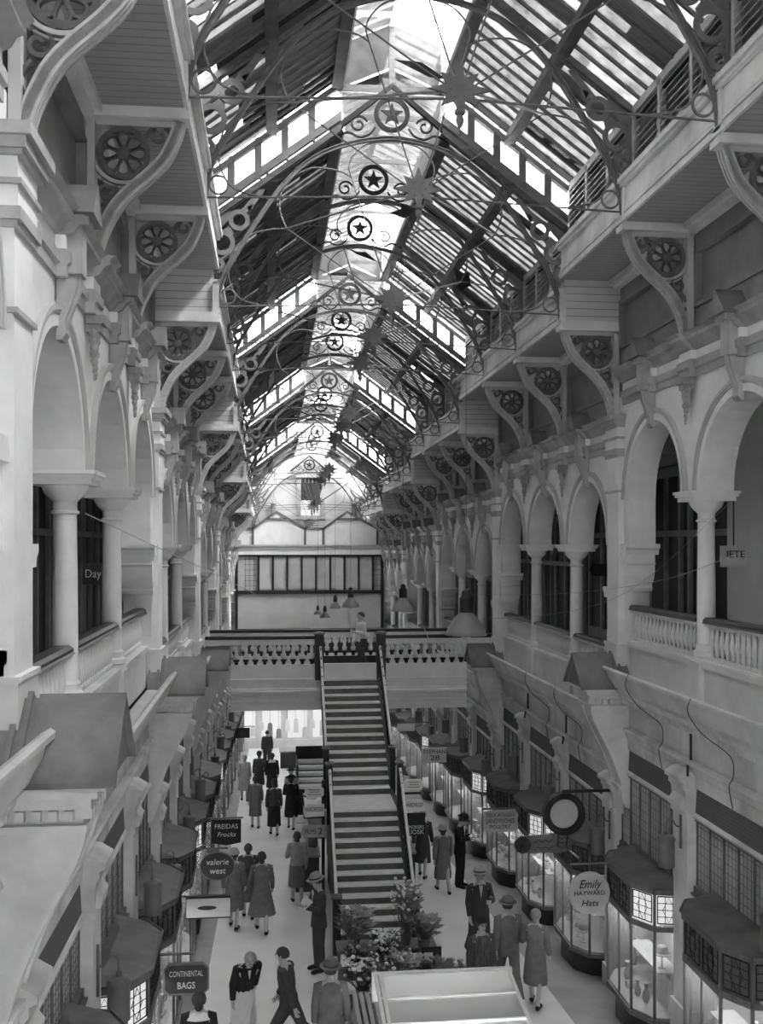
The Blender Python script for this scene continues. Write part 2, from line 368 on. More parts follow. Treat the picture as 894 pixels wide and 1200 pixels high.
for side in (1, -1):
    for n in range(-1, NSEC):
        if not (side == 1 and n == 0):
            o = again(gl, (0, sec_y(n), sec_z(n)), side); o.name = 'floor_' + SIDE[side]
        for i in range(3):
            if side == 1 and n == 0 and i == 0: continue
            o = again(gf, (0, sec_y(n) + i * P, sec_z(n)), side); o.name = 'door_%d' % (2 + i + 3 * (n + 1) + (20 if side < 0 else 0))

# ------------------------------------------------------------------ roof
SL = 0.74
def rz(x): return 6.08 + SL * (3.02 - abs(x))
def roof_bay(seed, style):
    rr = random.Random(seed); mb = MB()      # materials: 0 timber, 1 boards, 2 clean, 3 grey, 4 sooty, 5 black glass
    def strip(y0, y1, x0, x1, up, th, m):
        mb.m = m
        a = [(x0, y0, rz(x0) + up), (x0, y1, rz(x0) + up), (x1, y1, rz(x1) + up), (x1, y0, rz(x1) + up)]
        mb.hull8(a, [(p[0], p[1], p[2] + th) for p in a])
    for x in (3.12, 2.0, 0.92):
        mb.m = 0; w = 0.09; mb.box(x - w, x + w, 0, P, rz(x) - 0.10, rz(x) + 0.04)
    mb.m = 0; strip(-0.07, 0.07, 3.2, 0.85, -0.08, 0.12, 0)
    N = 10; w = (P - 0.14) / N
    for row, (x0, x1) in enumerate(((3.12, 2.02), (1.98, 0.9))):
        k = 0
        while k < N:
            y0 = 0.07 + k * w; g = rr.random()
            strip(y0, y0 + w * 0.17, x0, x1, -0.01, 0.06, 1)
            if style == 'right': m = 4 if g < 0.66 else 3 if g < 0.82 else 5 if g < 0.88 else 1 if g < 0.96 else 2
            elif style == 'end': m = 2 if g < 0.2 else 3 if g < 0.7 else 4
            elif style == 'leftlit': m = (3 if g < 0.4 else 2 if g < 0.65 else 1) if row == 0 else (5 if g < 0.3 else 1)
            else: m = 1 if g < 0.62 else 5 if g < 0.88 else 4 if g < 0.97 else 3
            cut = x0 - (x0 - x1) * (rr.uniform(0.35, 0.8) if rr.random() < 0.25 else 1.0)
            strip(y0 + w * 0.17, y0 + w, x0, cut, 0.03, 0.008 if m > 1 else 0.03, m)
            if cut != x1: strip(y0 + w * 0.17, y0 + w, cut, x1, 0.03, 0.008, 4 if style == 'right' else 5)
            k += 1
        if style == 'dark':                      # thin chinks of light between the boards
            for _ in range(2):
                y = 0.2 + rr.random() * (P - 0.5); xa = x0 - (x0 - x1) * rr.uniform(0.0, 0.4); xb = xa - rr.uniform(0.3, 0.6) * (x0 - x1)
                strip(y, y + 0.03, xa, max(xb, x1), 0.022, 0.005, 4)
    return mb
RM = ('timber', 'board', 'pane_clean', 'pane_mid', 'pane_dirty', 'pane_dark')
def lantern_bay(clear):
    """raised glazed lantern along the ridge: curb walls and a pitched glass top; 0 pale boards, 1 dark, 2 clean pane, 3 grey pane"""
    mb = MB(); x = 0.86; zb, zt, zr = rz(0.86) - 0.05, rz(0.86) + 0.62, rz(0.86) + 1.0
    mb.m = 0
    for s in (1, -1):
        mb.box(s * x - 0.03, s * x + 0.03, 0, P, zb, zt)
        for z in (zb + 0.2, zb + 0.42): mb.box(s * x - 0.045, s * x + 0.045, 0, P, z, z + 0.02)
        mb.m = 0; mb.box(s * x - 0.07, s * x + 0.07, 0, P, zb - 0.03, zb + 0.1); mb.m = 0
    for y in (0.0, 1.03, 2.06): mb.m = 0; mb.box(-x, x, y - 0.02, y + 0.02, zt - 0.04, zt + 0.04)
    mb.m = 0; mb.box(-0.05, 0.05, 0, P, zr - 0.04, zr + 0.04)
    n = 9
    for s in (1, -1):
        for i in range(n + 1):
            y = P * i / n
            a = [(s * x, y - 0.015, zt), (s * x, y + 0.015, zt), (0, y + 0.015, zr), (0, y - 0.015, zr)]
            mb.m = 0; mb.hull8(a, [(p[0], p[1], p[2] + 0.04) for p in a])
        mb.m = (2 if clear else 3) if s > 0 else 3
        a = [(s * x, 0, zt + 0.03), (s * x, P, zt + 0.03), (0, P, zr + 0.03), (0, 0, zr + 0.03)]
        mb.hull8(a, [(p[0], p[1], p[2] + 0.006) for p in a])
    return mb
lant = {}
rp = {('right', i): None for i in range(4)}
for n in range(-1, NSEC):
    for i in range(3):
        k = 3 * n - 1 + i; loc = (0, yk(k), sec_z(n))
        for side in (1, -1):
            style = 'end' if n == NSEC - 1 else 'right' if side == 1 else ('leftlit' if k <= 1 else 'dark')
            key = (style, k % 4)
            if rp.get(key) is None: rp[key] = o = struct(roof_bay(hash_seed := 31 * (k % 4) + {'right': 5, 'leftlit': 11, 'dark': 17, 'end': 23}[style], style), 'ceiling_' + SIDE[side], RM, loc, sx=side)
            else: o = again(rp[key], loc, side); o.name = 'ceiling_' + SIDE[side]
            o['label'] = 'sloping glass and board roof bay over the %s wall' % SIDE[side]
        ck = i == 2 or n == NSEC - 1
        if lant.get(ck) is None: lant[ck] = struct(lantern_bay(ck), 'ceiling_ridge', ('white', 'timber', 'pane_clean', 'pane_fog'), loc)
        else: again(lant[ck], loc).name = 'ceiling_ridge'
# clerestory lights in the step between two roofs
def clerestory():
    mb = MB(); N = 5; x0, x1 = 3.1, 0.9
    def xs(i): return x0 + (x1 - x0) * i / N
    for i in range(N):
        a, b = xs(i), xs(i + 1)
        lo, hi = 0.29, 0.61
        mb.m = 1; q = [(a - 0.03, 0, rz(a) + lo), (b + 0.03, 0, rz(b) + lo), (b + 0.03, 0, rz(b) + hi), (a - 0.03, 0, rz(a) + hi)]
        mb.hull8(q, [(p[0], 0.008, p[2]) for p in q])
        mb.m = 0; mb.box(a - 0.06, a + 0.06, -0.05, 0.05, rz(a) + 0.1, rz(a) + DH + 0.02)
    for dz, h in ((0.10, 0.15), (0.65, 0.11)):
        mb.m = 0; q = [(x0 + 0.1, -0.06, rz(x0 + 0.1) + dz), (x1 - 0.05, -0.06, rz(x1 - 0.05) + dz), (x1 - 0.05, 0.06, rz(x1 - 0.05) + dz), (x0 + 0.1, 0.06, rz(x0 + 0.1) + dz)]
        mb.hull8(q, [(p[0], p[1], p[2] + h) for p in q])
    return mb
cl = None
for n in range(0, NSEC):
    for side in (1, -1):
        loc = (0, sec_y(n), sec_z(n))
        if cl is None: cl = struct(clerestory(), 'window_50', ('iron', 'pane_clean'), loc, sx=side)
        else: again(cl, loc, side).name = 'window_%d' % (50 + 2 * n + (side < 0))
# lantern end board at each step
def lant_end():
    mb = MB(); z = rz(0.86)
    mb.prism([(-0.86, z + 0.62), (0.86, z + 0.62), (0, z + 1.0)], 'y', -0.02, 0.02)
    return mb
le = None
for n in range(0, NSEC):
    mb = MB(); z = rz(0.86)
    mb.m = 0; mb.box(-0.9, 0.9, -0.03, 0.03, z + 0.60, z + 0.72); mb.box(-0.05, 0.05, -0.03, 0.03, z + 0.7, z + 1.7)
    mb.m = 1; mb.prism([(-0.86, z + 0.72), (0.86, z + 0.72), (0.86, z + DH + 0.62), (0, z + DH + 1.0), (-0.86, z + DH + 0.62)], 'y', -0.004, 0.004)
    if le is None: le = struct(mb, 'window_70', ('timber', 'pane_fog'), (0, sec_y(n), sec_z(n)))
    else: again(le, (0, sec_y(n), sec_z(n))).name = 'window_%d' % (70 + n)
bpy.data.objects['window_70']['label'] = 'glazed lantern end over a roof step'

# ================================================================== THINGS of the gallery
def place_list():
    """(side, section, column 1 or 2, count along the wall)"""
    for side in (-1, 1):
        c = 0
        for n in range(-1, NSEC):
            for j in (1, 2):
                c += 1; yield side, n, j, c
# ---- columns
t = thing('gallery_column', '', 'column')
mb = MB(); mb.lathe([(0.165, -1.67), (0.165, -1.60), (0.185, -1.58), (0.185, -1.52), (0.15, -1.50), (0.145, -1.45), (0.155, -1.43), (0.135, -1.40)], (4.11, 0, 0), 20); mb.build('base', 'cream', t)
mb = MB(); mb.lathe([(0.133, -1.42), (0.128, -0.6), (0.118, 0.34)], (4.11, 0, 0), 20); mb.build('shaft', 'cream', t)
mb = MB(); mb.lathe([(0.118, 0.30), (0.145, 0.315), (0.145, 0.335), (0.12, 0.35), (0.12, 0.43), (0.15, 0.46), (0.21, 0.52), (0.235, 0.58), (0.235, 0.60)], (4.11, 0, 0), 20)
mb.box(3.80, 4.42, -0.28, 0.28, 0.60, 0.66); mb.box(3.77, 4.45, -0.31, 0.31, 0.66, 0.70); mb.box(3.75, 4.47, -0.33, 0.33, 0.70, 0.74)
mb.build('capital', 'cream', t)
col0 = t; used = False
for side, n, j, c in place_list():
    if n == -1: continue
    loc = (0, sec_y(n) + j * P, sec_z(n)); c -= 2
    lab = 'cream round column with flared capital, %s along the %s gallery' % (ORD[c - 1], SIDE[side])
    if not used: col0.location = loc; col0.scale = (side, 1, 1); col0['label'] = lab; col0['group'] = 'columns of the %s gallery' % SIDE[side]; used = True
    else: dup(col0, loc, lab, 'columns of the %s gallery' % SIDE[side], sx=side)
# ---- balustrades, one per arch
bal_pr = [(0.03, -1.64), (0.045, -1.62), (0.045, -1.58), (0.022, -1.56), (0.03, -1.50), (0.05, -1.42), (0.048, -1.36), (0.028, -1.24), (0.026, -1.20), (0.04, -1.185), (0.04, -1.165), (0.025, -1.15), (0.045, -1.12)]
balm = MB().lathe(bal_pr, (0, 0, 0), 8).mesh('baluster', 'cream')
def balustrade(name, y0, y1):
    t = thing(name, '', 'balustrade')
    mb = MB(); mb.prism([(4.0, -1.06), (4.0, -1.09), (3.98, -1.11), (4.24, -1.11), (4.22, -1.09), (4.22, -1.06), (4.18, -1.03), (4.04, -1.03)], 'y', y0, y1); mb.build('handrail', 'railwood', t)
    mb = MB(); mb.box(4.02, 4.2, y0, y1, -1.15, -1.11); mb.box(4.03, 4.19, y0, y1, -1.67, -1.63); mb.build('rail_moulding', 'cream', t)
    n = int((y1 - y0) / 0.155)
    for i in range(n):
        o = bpy.data.objects.new('baluster', balm); COL.objects.link(o); o.parent = t; KIDS.setdefault(t.name, []).append(o)
        o.location = (4.11, y0 + (y1 - y0) * (i + 0.5) / n, 0)
    return t
BAYS = [(0.26, P - 0.13), (P + 0.13, 2 * P - 0.13), (2 * P + 0.13, 3 * P - 0.26)]
bal = [balustrade('gallery_balustrade', *b) for b in BAYS]
for i, b in enumerate(bal): b.location = (0, sec_y(0), 0)
for side in (-1, 1):
    c = 0
    for n in range(-1, NSEC):
        for i in range(3):
            if n < 0 and (i < 2 or side > 0): continue
            c += 1; lab = 'cream baluster railing under a dark handrail, %s along the %s gallery' % (ORD[c - 1], SIDE[side]); g = 'balustrades of the %s gallery' % SIDE[side]
            loc = (0, sec_y(n), sec_z(n))
            if side == -1 and n == 0: b = bal[i]; b.scale = (-1, 1, 1); b['label'] = lab; b['group'] = g
            else: dup(bal[i], loc, lab, g, sx=side)
# ---- scroll brackets under the attic
t = thing('scroll_bracket', '', 'bracket')
S1 = spline([(2.95, 4.36), (2.99, 4.22), (3.09, 4.0), (3.24, 3.83), (3.45, 3.64), (3.60, 3.47), (3.70, 3.28), (3.77, 3.10), (3.80, 2.92)], 5)
mb = MB(); mb.m = 1; mb.band(S1, 0.07, 'y', -0.075, 0.075); mb.m = 0
for yy in (-0.062, 0.0, 0.062): mb.band(S1, 0.12, 'y', yy - 0.013, yy + 0.013)
mb.build('curved_rib', ('bracket', 'panelwall'), t)
mb = MB()
C = (3.52, 4.03)
mb.disc(C, 0.275, 'y', -0.03, 0.03, 28, 0.225); mb.disc(C, 0.06, 'y', -0.035, 0.035, 12)
for i in range(8):
    a = 2 * PI * i / 8
    lp = []
    for r_, w_ in ((0.05, 0.0), (0.11, 0.045), (0.165, 0.06), (0.205, 0.045), (0.22, 0.0), (0.205, -0.045), (0.165, -0.06), (0.11, -0.045)):
        lp.append((C[0] + r_ * math.cos(a) - w_ * math.sin(a), C[1] + r_ * math.sin(a) + w_ * math.cos(a)))
    mb.band(spline(lp, 3, True), 0.024, 'y', -0.025, 0.025, True)
mb.build('rosette', 'fret', t)
mb = MB()
mb.band(spiral((3.16, 4.23), 0.115, 0.03, 200, -250, 24), 0.032, 'y', -0.03, 0.03)
mb.band([(3.31, 4.2), (3.25, 4.27), (3.2, 4.3)], 0.04, 'y', -0.03, 0.03); mb.build('small_scroll', 'fret', t); mb = MB()
mb.band(spiral((3.69, 3.64), 0.125, 0.03, 60, 520, 24), 0.036, 'y', -0.03, 0.03)
mb.band([(3.58, 3.78), (3.64, 3.72)], 0.05, 'y', -0.03, 0.03)
mb.band(spline([(3.74, 3.52), (3.80, 3.45), (3.82, 3.36), (3.79, 3.27)], 4), 0.03, 'y', -0.03, 0.03)
mb.build('scrollwork', 'fret', t)
mb = MB(); mb.band(arc((3.52, 4.03), 0.31, 205, 375, 20), 0.035, 'y', -0.045, 0.045); mb.band(arc((3.52, 4.03), 0.355, 215, 350, 18), 0.02, 'y', -0.03, 0.03); mb.build('pale_hoop', 'bracket', t)
mb = MB(); mb.box(3.80, 3.89, -0.09, 0.09, 2.94, 4.335); mb.box(3.0, 3.79, -0.06, 0.06, 4.30, 4.365); mb.build('backing_post', 'shade', t)
br0 = t; used = False
for side in (-1, 1):
    c = 0
    for n in range(0, NSEC):
        for j in range(3):
            c += 1; loc = (0, sec_y(n) + j * P, sec_z(n))
            lab = 'pierced scroll bracket with flower rosette, %s along the %s wall' % (ORD[c - 1], SIDE[side]); g = 'brackets of the %s attic' % SIDE[side]
            if not used: br0.location = loc; br0.scale = (side, 1, 1); br0['label'] = lab; br0['group'] = g; used = True
            else: dup(br0, loc, lab, g, sx=side)
# ---- keystones with little gabled hoods, leaf drops over the columns
t = thing('hooded_keystone', '', 'keystone')
mb = MB(); mb.prism([(3.89, 1.80), (3.84, 1.80), (3.80, 1.86), (3.82, 1.96), (3.77, 2.08), (3.72, 2.22), (3.70, 2.36), (3.89, 2.36)], 'y', -0.085, 0.085)
mb.prism([(3.89, 1.88), (3.81, 1.90), (3.75, 2.08), (3.69, 2.24), (3.68, 2.38), (3.89, 2.38)], 'y', -0.04, 0.04); mb.build('scrolled_key', 'trimgrey', t)
mb = MB(); mb.box(3.66, 3.89, -0.11, 0.11, 2.38, 2.88); mb.box(3.60, 3.89, -0.14, 0.14, 2.80, 2.90); mb.build('block', 'trimgrey', t)
mb = MB(); mb.prism([(-0.26, 2.88), (0.26, 2.88), (0.0, 3.20)], 'x', 3.54, 3.89)
mb.build('gabled_hood', 'lead', t)
key0 = t
t = thing('leaf_drop', '', 'ornament')
mb = MB(); mb.box(3.70, 3.89, -0.12, 0.12, 2.25, 2.335); mb.box(3.74, 3.89, -0.09, 0.09, 2.17, 2.25); mb.build('bracket_head', 'fretlight', t)
mb = MB(); rr = random.Random(3)
for i in range(7):
    z = 2.16 - i * 0.07; w = 0.075 * (1 - i / 9)
    for s in (-1, 1):
        mb.ball((3.82 - rr.random() * 0.02, s * w * 0.7, z), w * 0.62 + 0.008, 8, 5, 1.2)
    mb.ball((3.81, 0, z - 0.03), w * 0.5 + 0.01, 8, 5, 1.3)
mb.build('carved_leaves', 'fretlight', t)
drop0 = t; uk = ud = False
for side in (-1, 1):
    c = d = 0
    for n in range(0, NSEC):
        for i in range(3):
            c += 1; loc = (0, sec_y(n) + sum(ARCH[i]) / 2, sec_z(n))
            lab = 'keystone with small gabled hood, over the %s arch of the %s wall' % (ORD[c - 1], SIDE[side]); g = 'keystones of the %s arches' % SIDE[side]
            if not uk: key0.location = loc; key0.scale = (side, 1, 1); key0['label'] = lab; key0['group'] = g; uk = True
            else: dup(key0, loc, lab, g, sx=side)
        for j in (1, 2):
            d += 1; loc = (0, sec_y(n) + j * P, sec_z(n))
            lab = 'carved leaf drop under the cornice, above the %s column of the %s wall' % (ORD[d - 1], SIDE[side]); g = 'leaf drops of the %s wall' % SIDE[side]
            if not ud: drop0.location = loc; drop0.scale = (side, 1, 1); drop0['label'] = lab; drop0['group'] = g; ud = True
            else: dup(drop0, loc, lab, g, sx=side)

# ================================================================== fascia below the gallery
def fascia():
    mb = MB(); L = 3 * P
    mb.m = 1     # pale box gutter on the cornice
    mb.prism([(3.50, -2.06), (3.54, -2.04), (3.60, -2.07), (3.60, -2.30), (4.08, -2.30), (4.08, -2.36), (3.70, -2.38), (3.62, -2.36), (3.60, -2.30), (3.56, -2.22), (3.55, -2.12), (3.50, -2.10)], 'y', 0.0, L)
    mb.m = 0
    mb.prism([(4.2, -2.34), (3.66, -2.36), (3.66, -2.42), (3.72, -2.47), (3.74, -2.54), (3.84, -2.56), (3.84, -2.66), (3.95, -2.68), (4.2, -2.68)], 'y', 0.0, L)
    n = int(L / 0.11)
    for i in range(n):
        y = L * (i + 0.25) / n; mb.box(3.79, 3.86, y, y + 0.055, -2.64, -2.565)
    mb.box(3.95, 4.2, 0, L, -3.12, -2.66)
    mb.prism([(4.2, -3.06), (3.86, -3.08), (3.84, -3.12), (3.89, -3.15), (3.90, -3.24), (3.93, -3.27), (3.93, -3.44), (4.2, -3.44)], 'y', 0.0, L)
    mb.prism([(4.2, -3.79), (3.92, -3.79), (3.90, -3.83), (3.92, -3.87), (4.2, -3.87)], 'y', 0.0, L)
    mb.m = 2; mb.prism([(4.2, -3.44), (3.96, -3.44), (3.94, -3.79), (4.2, -3.79)], 'y', 0.0, L)
    return mb
fa = None
for side in (1, -1):
    for n in range(-1, NSEC):
        loc = (0, sec_y(n), sec_z(n))
        if fa is None: fa = struct(fascia(), 'trim_right', ('stone', 'gutter', 'frieze'), loc, sx=side)
        else: o = again(fa, loc, side); o.name = 'trim_' + SIDE[side]
# ---- big consoles with gabled hoods where a section steps down
t = thing('gabled_console', '', 'console')
mb = MB(); W_ = 0.36
mb.prism([(-W_ - 0.12, -2.38), (W_ + 0.12, -2.38), (W_ + 0.12, -2.34), (0.0, -1.86), (-W_ - 0.12, -2.34)], 'x', 3.10, 3.95)
for s in (1, -1):
    q = [(3.05, 0, -1.83), (3.05, s * (W_ + 0.16), -2.36), (3.05, s * (W_ + 0.16), -2.40), (3.05, 0, -1.88)]
    mb.hull8(q, [(3.66, p[1], p[2]) for p in q])
    for x in (3.70, 3.78): mb.hull8([(x, 0, -1.81), (x, s * (W_ + 0.16), -2.34), (x, s * (W_ + 0.16), -2.38), (x, 0, -1.86)], [(x + 0.04, 0, -1.81), (x + 0.04, s * (W_ + 0.16), -2.34), (x + 0.04, s * (W_ + 0.16), -2.38), (x + 0.04, 0, -1.86)])
mb.build('gabled_hood', 'lead', t)
mb = MB(); mb.prism([(-0.3, -2.33), (0.3, -2.33), (0.0, -1.99)], 'x', 3.085, 3.11); mb.build('gable_panel', 'joinery', t)
mb = MB()
for x, z0, z1, w in ((3.13, -2.44, -2.36, W_ + 0.08), (3.19, -2.50, -2.43, W_ + 0.04), (3.24, -2.58, -2.5, W_), (3.30, -2.70, -2.58, W_ - 0.06), (3.27, -2.74, -2.69, W_)): mb.box(x, 3.95, -w, w, z0, z1)
for i in range(6):
    y = -W_ + 0.05 + i * (2 * W_ - 0.16) / 5; mb.box(3.24, 3.3, y, y + 0.055, -2.66, -2.59)
for i in range(5):
    for s in (-1, 1): mb.box(3.36 + i * 0.11, 3.42 + i * 0.11, s * W_ - 0.06 if s > 0 else -W_, s * W_ if s > 0 else -W_ + 0.06, -2.66, -2.59)
mb.build('moulded_head', 'stone', t)
mb = MB(); prof = spline([(3.31, -2.72), (3.33, -2.85), (3.40, -3.02), (3.50, -3.22), (3.62, -3.45), (3.72, -3.68), (3.80, -3.90), (3.84, -4.06)], 4)
mb.prism(prof + [(3.97, -4.06), (3.97, -2.72)], 'y', -0.27, 0.27)
for s in (-1, 1): mb.band(prof, 0.05, 'y', s * 0.24 - 0.05, s * 0.24 + 0.05)
mb.build('curved_console', 'stone', t)
mb = MB(); mb.prism([(3.97, -4.06), (3.78, -4.06), (3.78, -4.12), (3.84, -4.16), (3.82, -4.24), (3.86, -4.34), (3.90, -4.42), (3.97, -4.44)], 'y', -0.26, 0.26); mb.build('console_foot', 'stone', t)
con0 = t; used = False
for side in (-1, 1):
    for n in range(0, NSEC):
        loc = (0, sec_y(n) - 0.12, sec_z(n - 1))
        lab = 'large curved console with gabled lead hood, %s along the %s wall' % (ORD[n], SIDE[side]); g = 'gabled consoles of the %s wall' % SIDE[side]
        if not used: con0.location = loc; con0.scale = (side, 1, 1); con0['label'] = lab; con0['group'] = g; used = True
        else: dup(con0, loc, lab, g, sx=side)

# ================================================================== roof trusses
def truss():
    t = thing('roof_truss', '', 'truss')
    half = [(2.90, 4.58), (2.86, 4.9), (2.74, 5.25), (2.52, 5.62), (2.20, 6.14), (1.80, 6.70), (1.32, 7.14), (0.75, 7.40), (0.0, 7.53)]
    full = spline(half + [(-x, z) for x, z in half[-2::-1]], 5)
    mb = MB(); mb.band(full, 0.06, 'y', -0.012, 0.012)
    mb.band([(x * 1.006, z + 0.025) for x, z in full], 0.014, 'y', -0.04, 0.04); mb.band([(x * 0.99, z - 0.025) for x, z in full], 0.014, 'y', -0.035, 0.035)
    mb.build('arched_rib', 'iron', t)
    for s in (1, -1):
        mb = MB()                                # pierced spandrel plate in the haunch
        def lin(pts, w): mb.band([(s * x, z) for x, z in pts], w, 'y', -0.012, 0.012)
        lin([(2.98, 4.55), (2.98, 6.02)], 0.06); lin([(3.0, 6.04), (1.9, 6.86)], 0.06)
        for cx_, cz_, r_ in ((2.80, 5.70, 0.15), (2.53, 6.08, 0.12), (2.89, 5.33, 0.08)): mb.disc((s * cx_, cz_), r_ + 0.055, 'y', -0.012, 0.012, 20, r_ - 0.02)
        for q in ([(2.90, 5.45), (2.94, 5.55), (2.98, 5.5)], [(2.62, 5.88), (2.70, 5.98), (2.80, 5.9), (2.66, 5.75)], [(2.98, 5.86), (2.98, 6.05), (2.66, 6.24), (2.68, 6.1), (2.86, 5.9)], [(2.36, 6.2), (2.40, 6.3), (2.3, 6.34)], [(2.52, 6.22), (2.2, 6.6), (2.1, 6.6), (2.36, 6.22)]):
            mb.prism([(s * x, z) for x, z in (q if s > 0 else q[::-1])], 'y', -0.011, 0.011)
        mb.build('spandrel_plate', 'iron', t)
    mb = MB(); mb.tube([(-2.9, 0, 4.646), (0, 0, 4.76), (2.9, 0, 4.646)], 0.014, 6); mb.build('tie_rod', 'iron', t)
    mb = MB()                                    # multifoil of thin bars inside the arch
    lob = [(2.10, 4.68), (2.5, 4.78), (2.68, 5.05), (2.70, 5.35), (2.60, 5.62), (2.35, 5.84), (2.05, 5.94), (1.75, 5.97)]
    lob2 = [(1.75, 5.97), (1.86, 6.25), (1.84, 6.55), (1.65, 6.82), (1.35, 6.98), (1.05, 6.98), (0.82, 6.93), (0.68, 6.85)]
    lob3 = [(0.68, 6.85), (0.72, 7.05), (0.62, 7.25), (0.40, 7.42), (0.0, 7.48), (-0.40, 7.42), (-0.62, 7.25), (-0.72, 7.05), (-0.68, 6.85)]
    for s in (1, -1):
        for l in (lob, lob2): mb.tube([(s * x, 0, z) for x, z in spline(l, 4)], 0.014, 5)
        mb.disc((s * 2.71, 4.82), 0.135, 'y', -0.012, 0.012, 20, 0.11)
    mb.tube([(x, 0, z) for x, z in spline(lob3, 4)], 0.014, 5)
    mb.build('multifoil_tracery', 'iron', t)
    mb = MB()
    for x, z in ((0.68, 6.85), (-0.68, 6.85), (1.75, 5.97), (-1.75, 5.97)): mb.tube([(0, 0, 4.8), (x, 0, z)], 0.011, 5)
    mb.build('spokes', 'iron', t)
    mb = MB()                                    # star plate at the centre of the tie
    pts = []
    for i in range(16):
        a = PI * (i - 4) / 8 + PI / 2; r_ = (0.30 if i % 4 == 0 else 0.25) if i % 2 == 0 else 0.135
        pts.append((r_ * 1.15 * math.cos(a), 4.86 + r_ * math.sin(a)))
    mb.prism(pts, 'y', -0.02, 0.02)
    for i in range(6):
        a = 2 * PI * i / 6; mb.ball((0.1 * math.cos(a), -0.02, 4.86 + 0.1 * math.sin(a)), 0.013, 6, 4)
    hub = mb.build('star_plate', 'iron', t)
    mb = MB(); mb.lathe([(0.02, 0.0), (0.06, -0.02), (0.06, -0.06), (0.035, -0.08), (0.05, -0.13), (0.03, -0.19), (0.012, -0.21), (0.012, -0.27), (0.02, -0.28), (0.005, -0.30)], (0, 0, 4.66), 10); mb.build('pendant', 'iron', hub)
    mb = MB(); C = (0, 7.93)                      # star in a ring with scrolls
    mb.disc(C, 0.30, 'y', -0.02, 0.02, 28, 0.225)
    mb.prism([((0.20 if i % 2 == 0 else 0.08) * math.cos(PI / 2 + PI * i / 5), C[1] + (0.20 if i % 2 == 0 else 0.08) * math.sin(PI / 2 + PI * i / 5)) for i in range(10)], 'y', -0.018, 0.018)
    for s in (1, -1):
        mb.band([(s * x, z) for x, z in spiral((0.56, 7.74), 0.155, 0.04, 160, -300, 24)], 0.03, 'y', -0.015, 0.015)
        mb.band([(s * x, z) for x, z in spiral((0.86, 7.60), 0.08, 0.02, 120, -300, 18)], 0.024, 'y', -0.015, 0.015)
        mb.band([(s * x, z) for x, z in spline([(0.28, 7.7), (0.38, 7.58), (0.55, 7.53), (0.74, 7.60), (0.95, 7.5)], 4)], 0.03, 'y', -0.015, 0.015)
    mb.build('star_ring', 'starblack', t)
    return t
tr0 = truss()
mb = MB(); mb.band([(-1.02, 7.58), (0, 8.40), (1.02, 7.58)], 0.09, 'y', -0.04, 0.04)
gframe = mb.build('gable_frame', 'starblack', tr0)
c = 0
for n in range(0, NSEC + 1):
    for j in range(3):
        if n == NSEC and j > 0: continue
        c += 1; loc = (0, sec_y(n) + j * P - (0.1 if n == NSEC else 0), sec_z(n))
        lab = ('iron truss with gabled star ornament under a roof step, ' if j == 0 else 'arched iron roof truss with star ring, ') + '%s from the camera' % ORD[c - 1]
        if n == 0 and j == 0: tr0.location = loc; tr0['label'] = lab; tr0['group'] = 'iron roof trusses'
        else: dup(tr0, loc, lab, 'iron roof trusses', keep=(None if j == 0 else (lambda ch: ch.name.split('.')[0] != 'gable_frame')))
# loose diagonal stays running from truss to truss
t = None
for i in range(8):
    k = i - 0.0; n = (i + 1) // 3
    a = (0.0, yk(i), 4.85 - DH * ((i + 1) // 3)); b = (1.75, yk(i + 1), 5.97 - DH * ((i + 2) // 3)); a2 = (-1.75, yk(i + 1), 5.97 - DH * ((i + 2) // 3))
    for q, nm in ((b, 'right'), (a2, 'left')):
        a = (0.05 if nm == 'right' else -0.05, a[1], a[2])
        mb = MB(); mb.tube([(0, 0, 0), tuple(Vector(q) - Vector(a))], 0.016, 6)
        o = mb.build('iron_stay', 'ironlight' if nm == 'right' else 'iron', None, a)
        tag(o, 'thin iron stay from the %s star plate up the %s roof slope' % (ORD[i + 1], nm), 'stay', 'iron stays between the trusses')
# ================================================================== GROUND FLOOR
mb = MB(); ya, yb = -2.0, sec_y(NSEC) + 4
mb.m = 0; mb.hull8([(-3.15, ya, floor_z(ya) - 0.2), (2.75, ya, floor_z(ya) - 0.2), (2.75, yb, floor_z(yb) - 0.2), (-3.15, yb, floor_z(yb) - 0.2)], [(-3.15, ya, floor_z(ya)), (2.75, ya, floor_z(ya)), (2.75, yb, floor_z(yb)), (-3.15, yb, floor_z(yb))])
mb.m = 1
for s in (1, -1):
    a, b = (2.75, 5.4) if s > 0 else (-5.4, -3.15)  # tile border; the wider right band also carries a soft shadow as colour
    mb.hull8([(a, ya, floor_z(ya) - 0.2), (b, ya, floor_z(ya) - 0.2), (b, yb, floor_z(yb) - 0.2), (a, yb, floor_z(yb) - 0.2)], [(a, ya, floor_z(ya)), (b, ya, floor_z(ya)), (b, yb, floor_z(yb)), (a, yb, floor_z(yb))])
struct(mb, 'floor', ('floor', 'border'))
NK = 3 * NSEC - 1
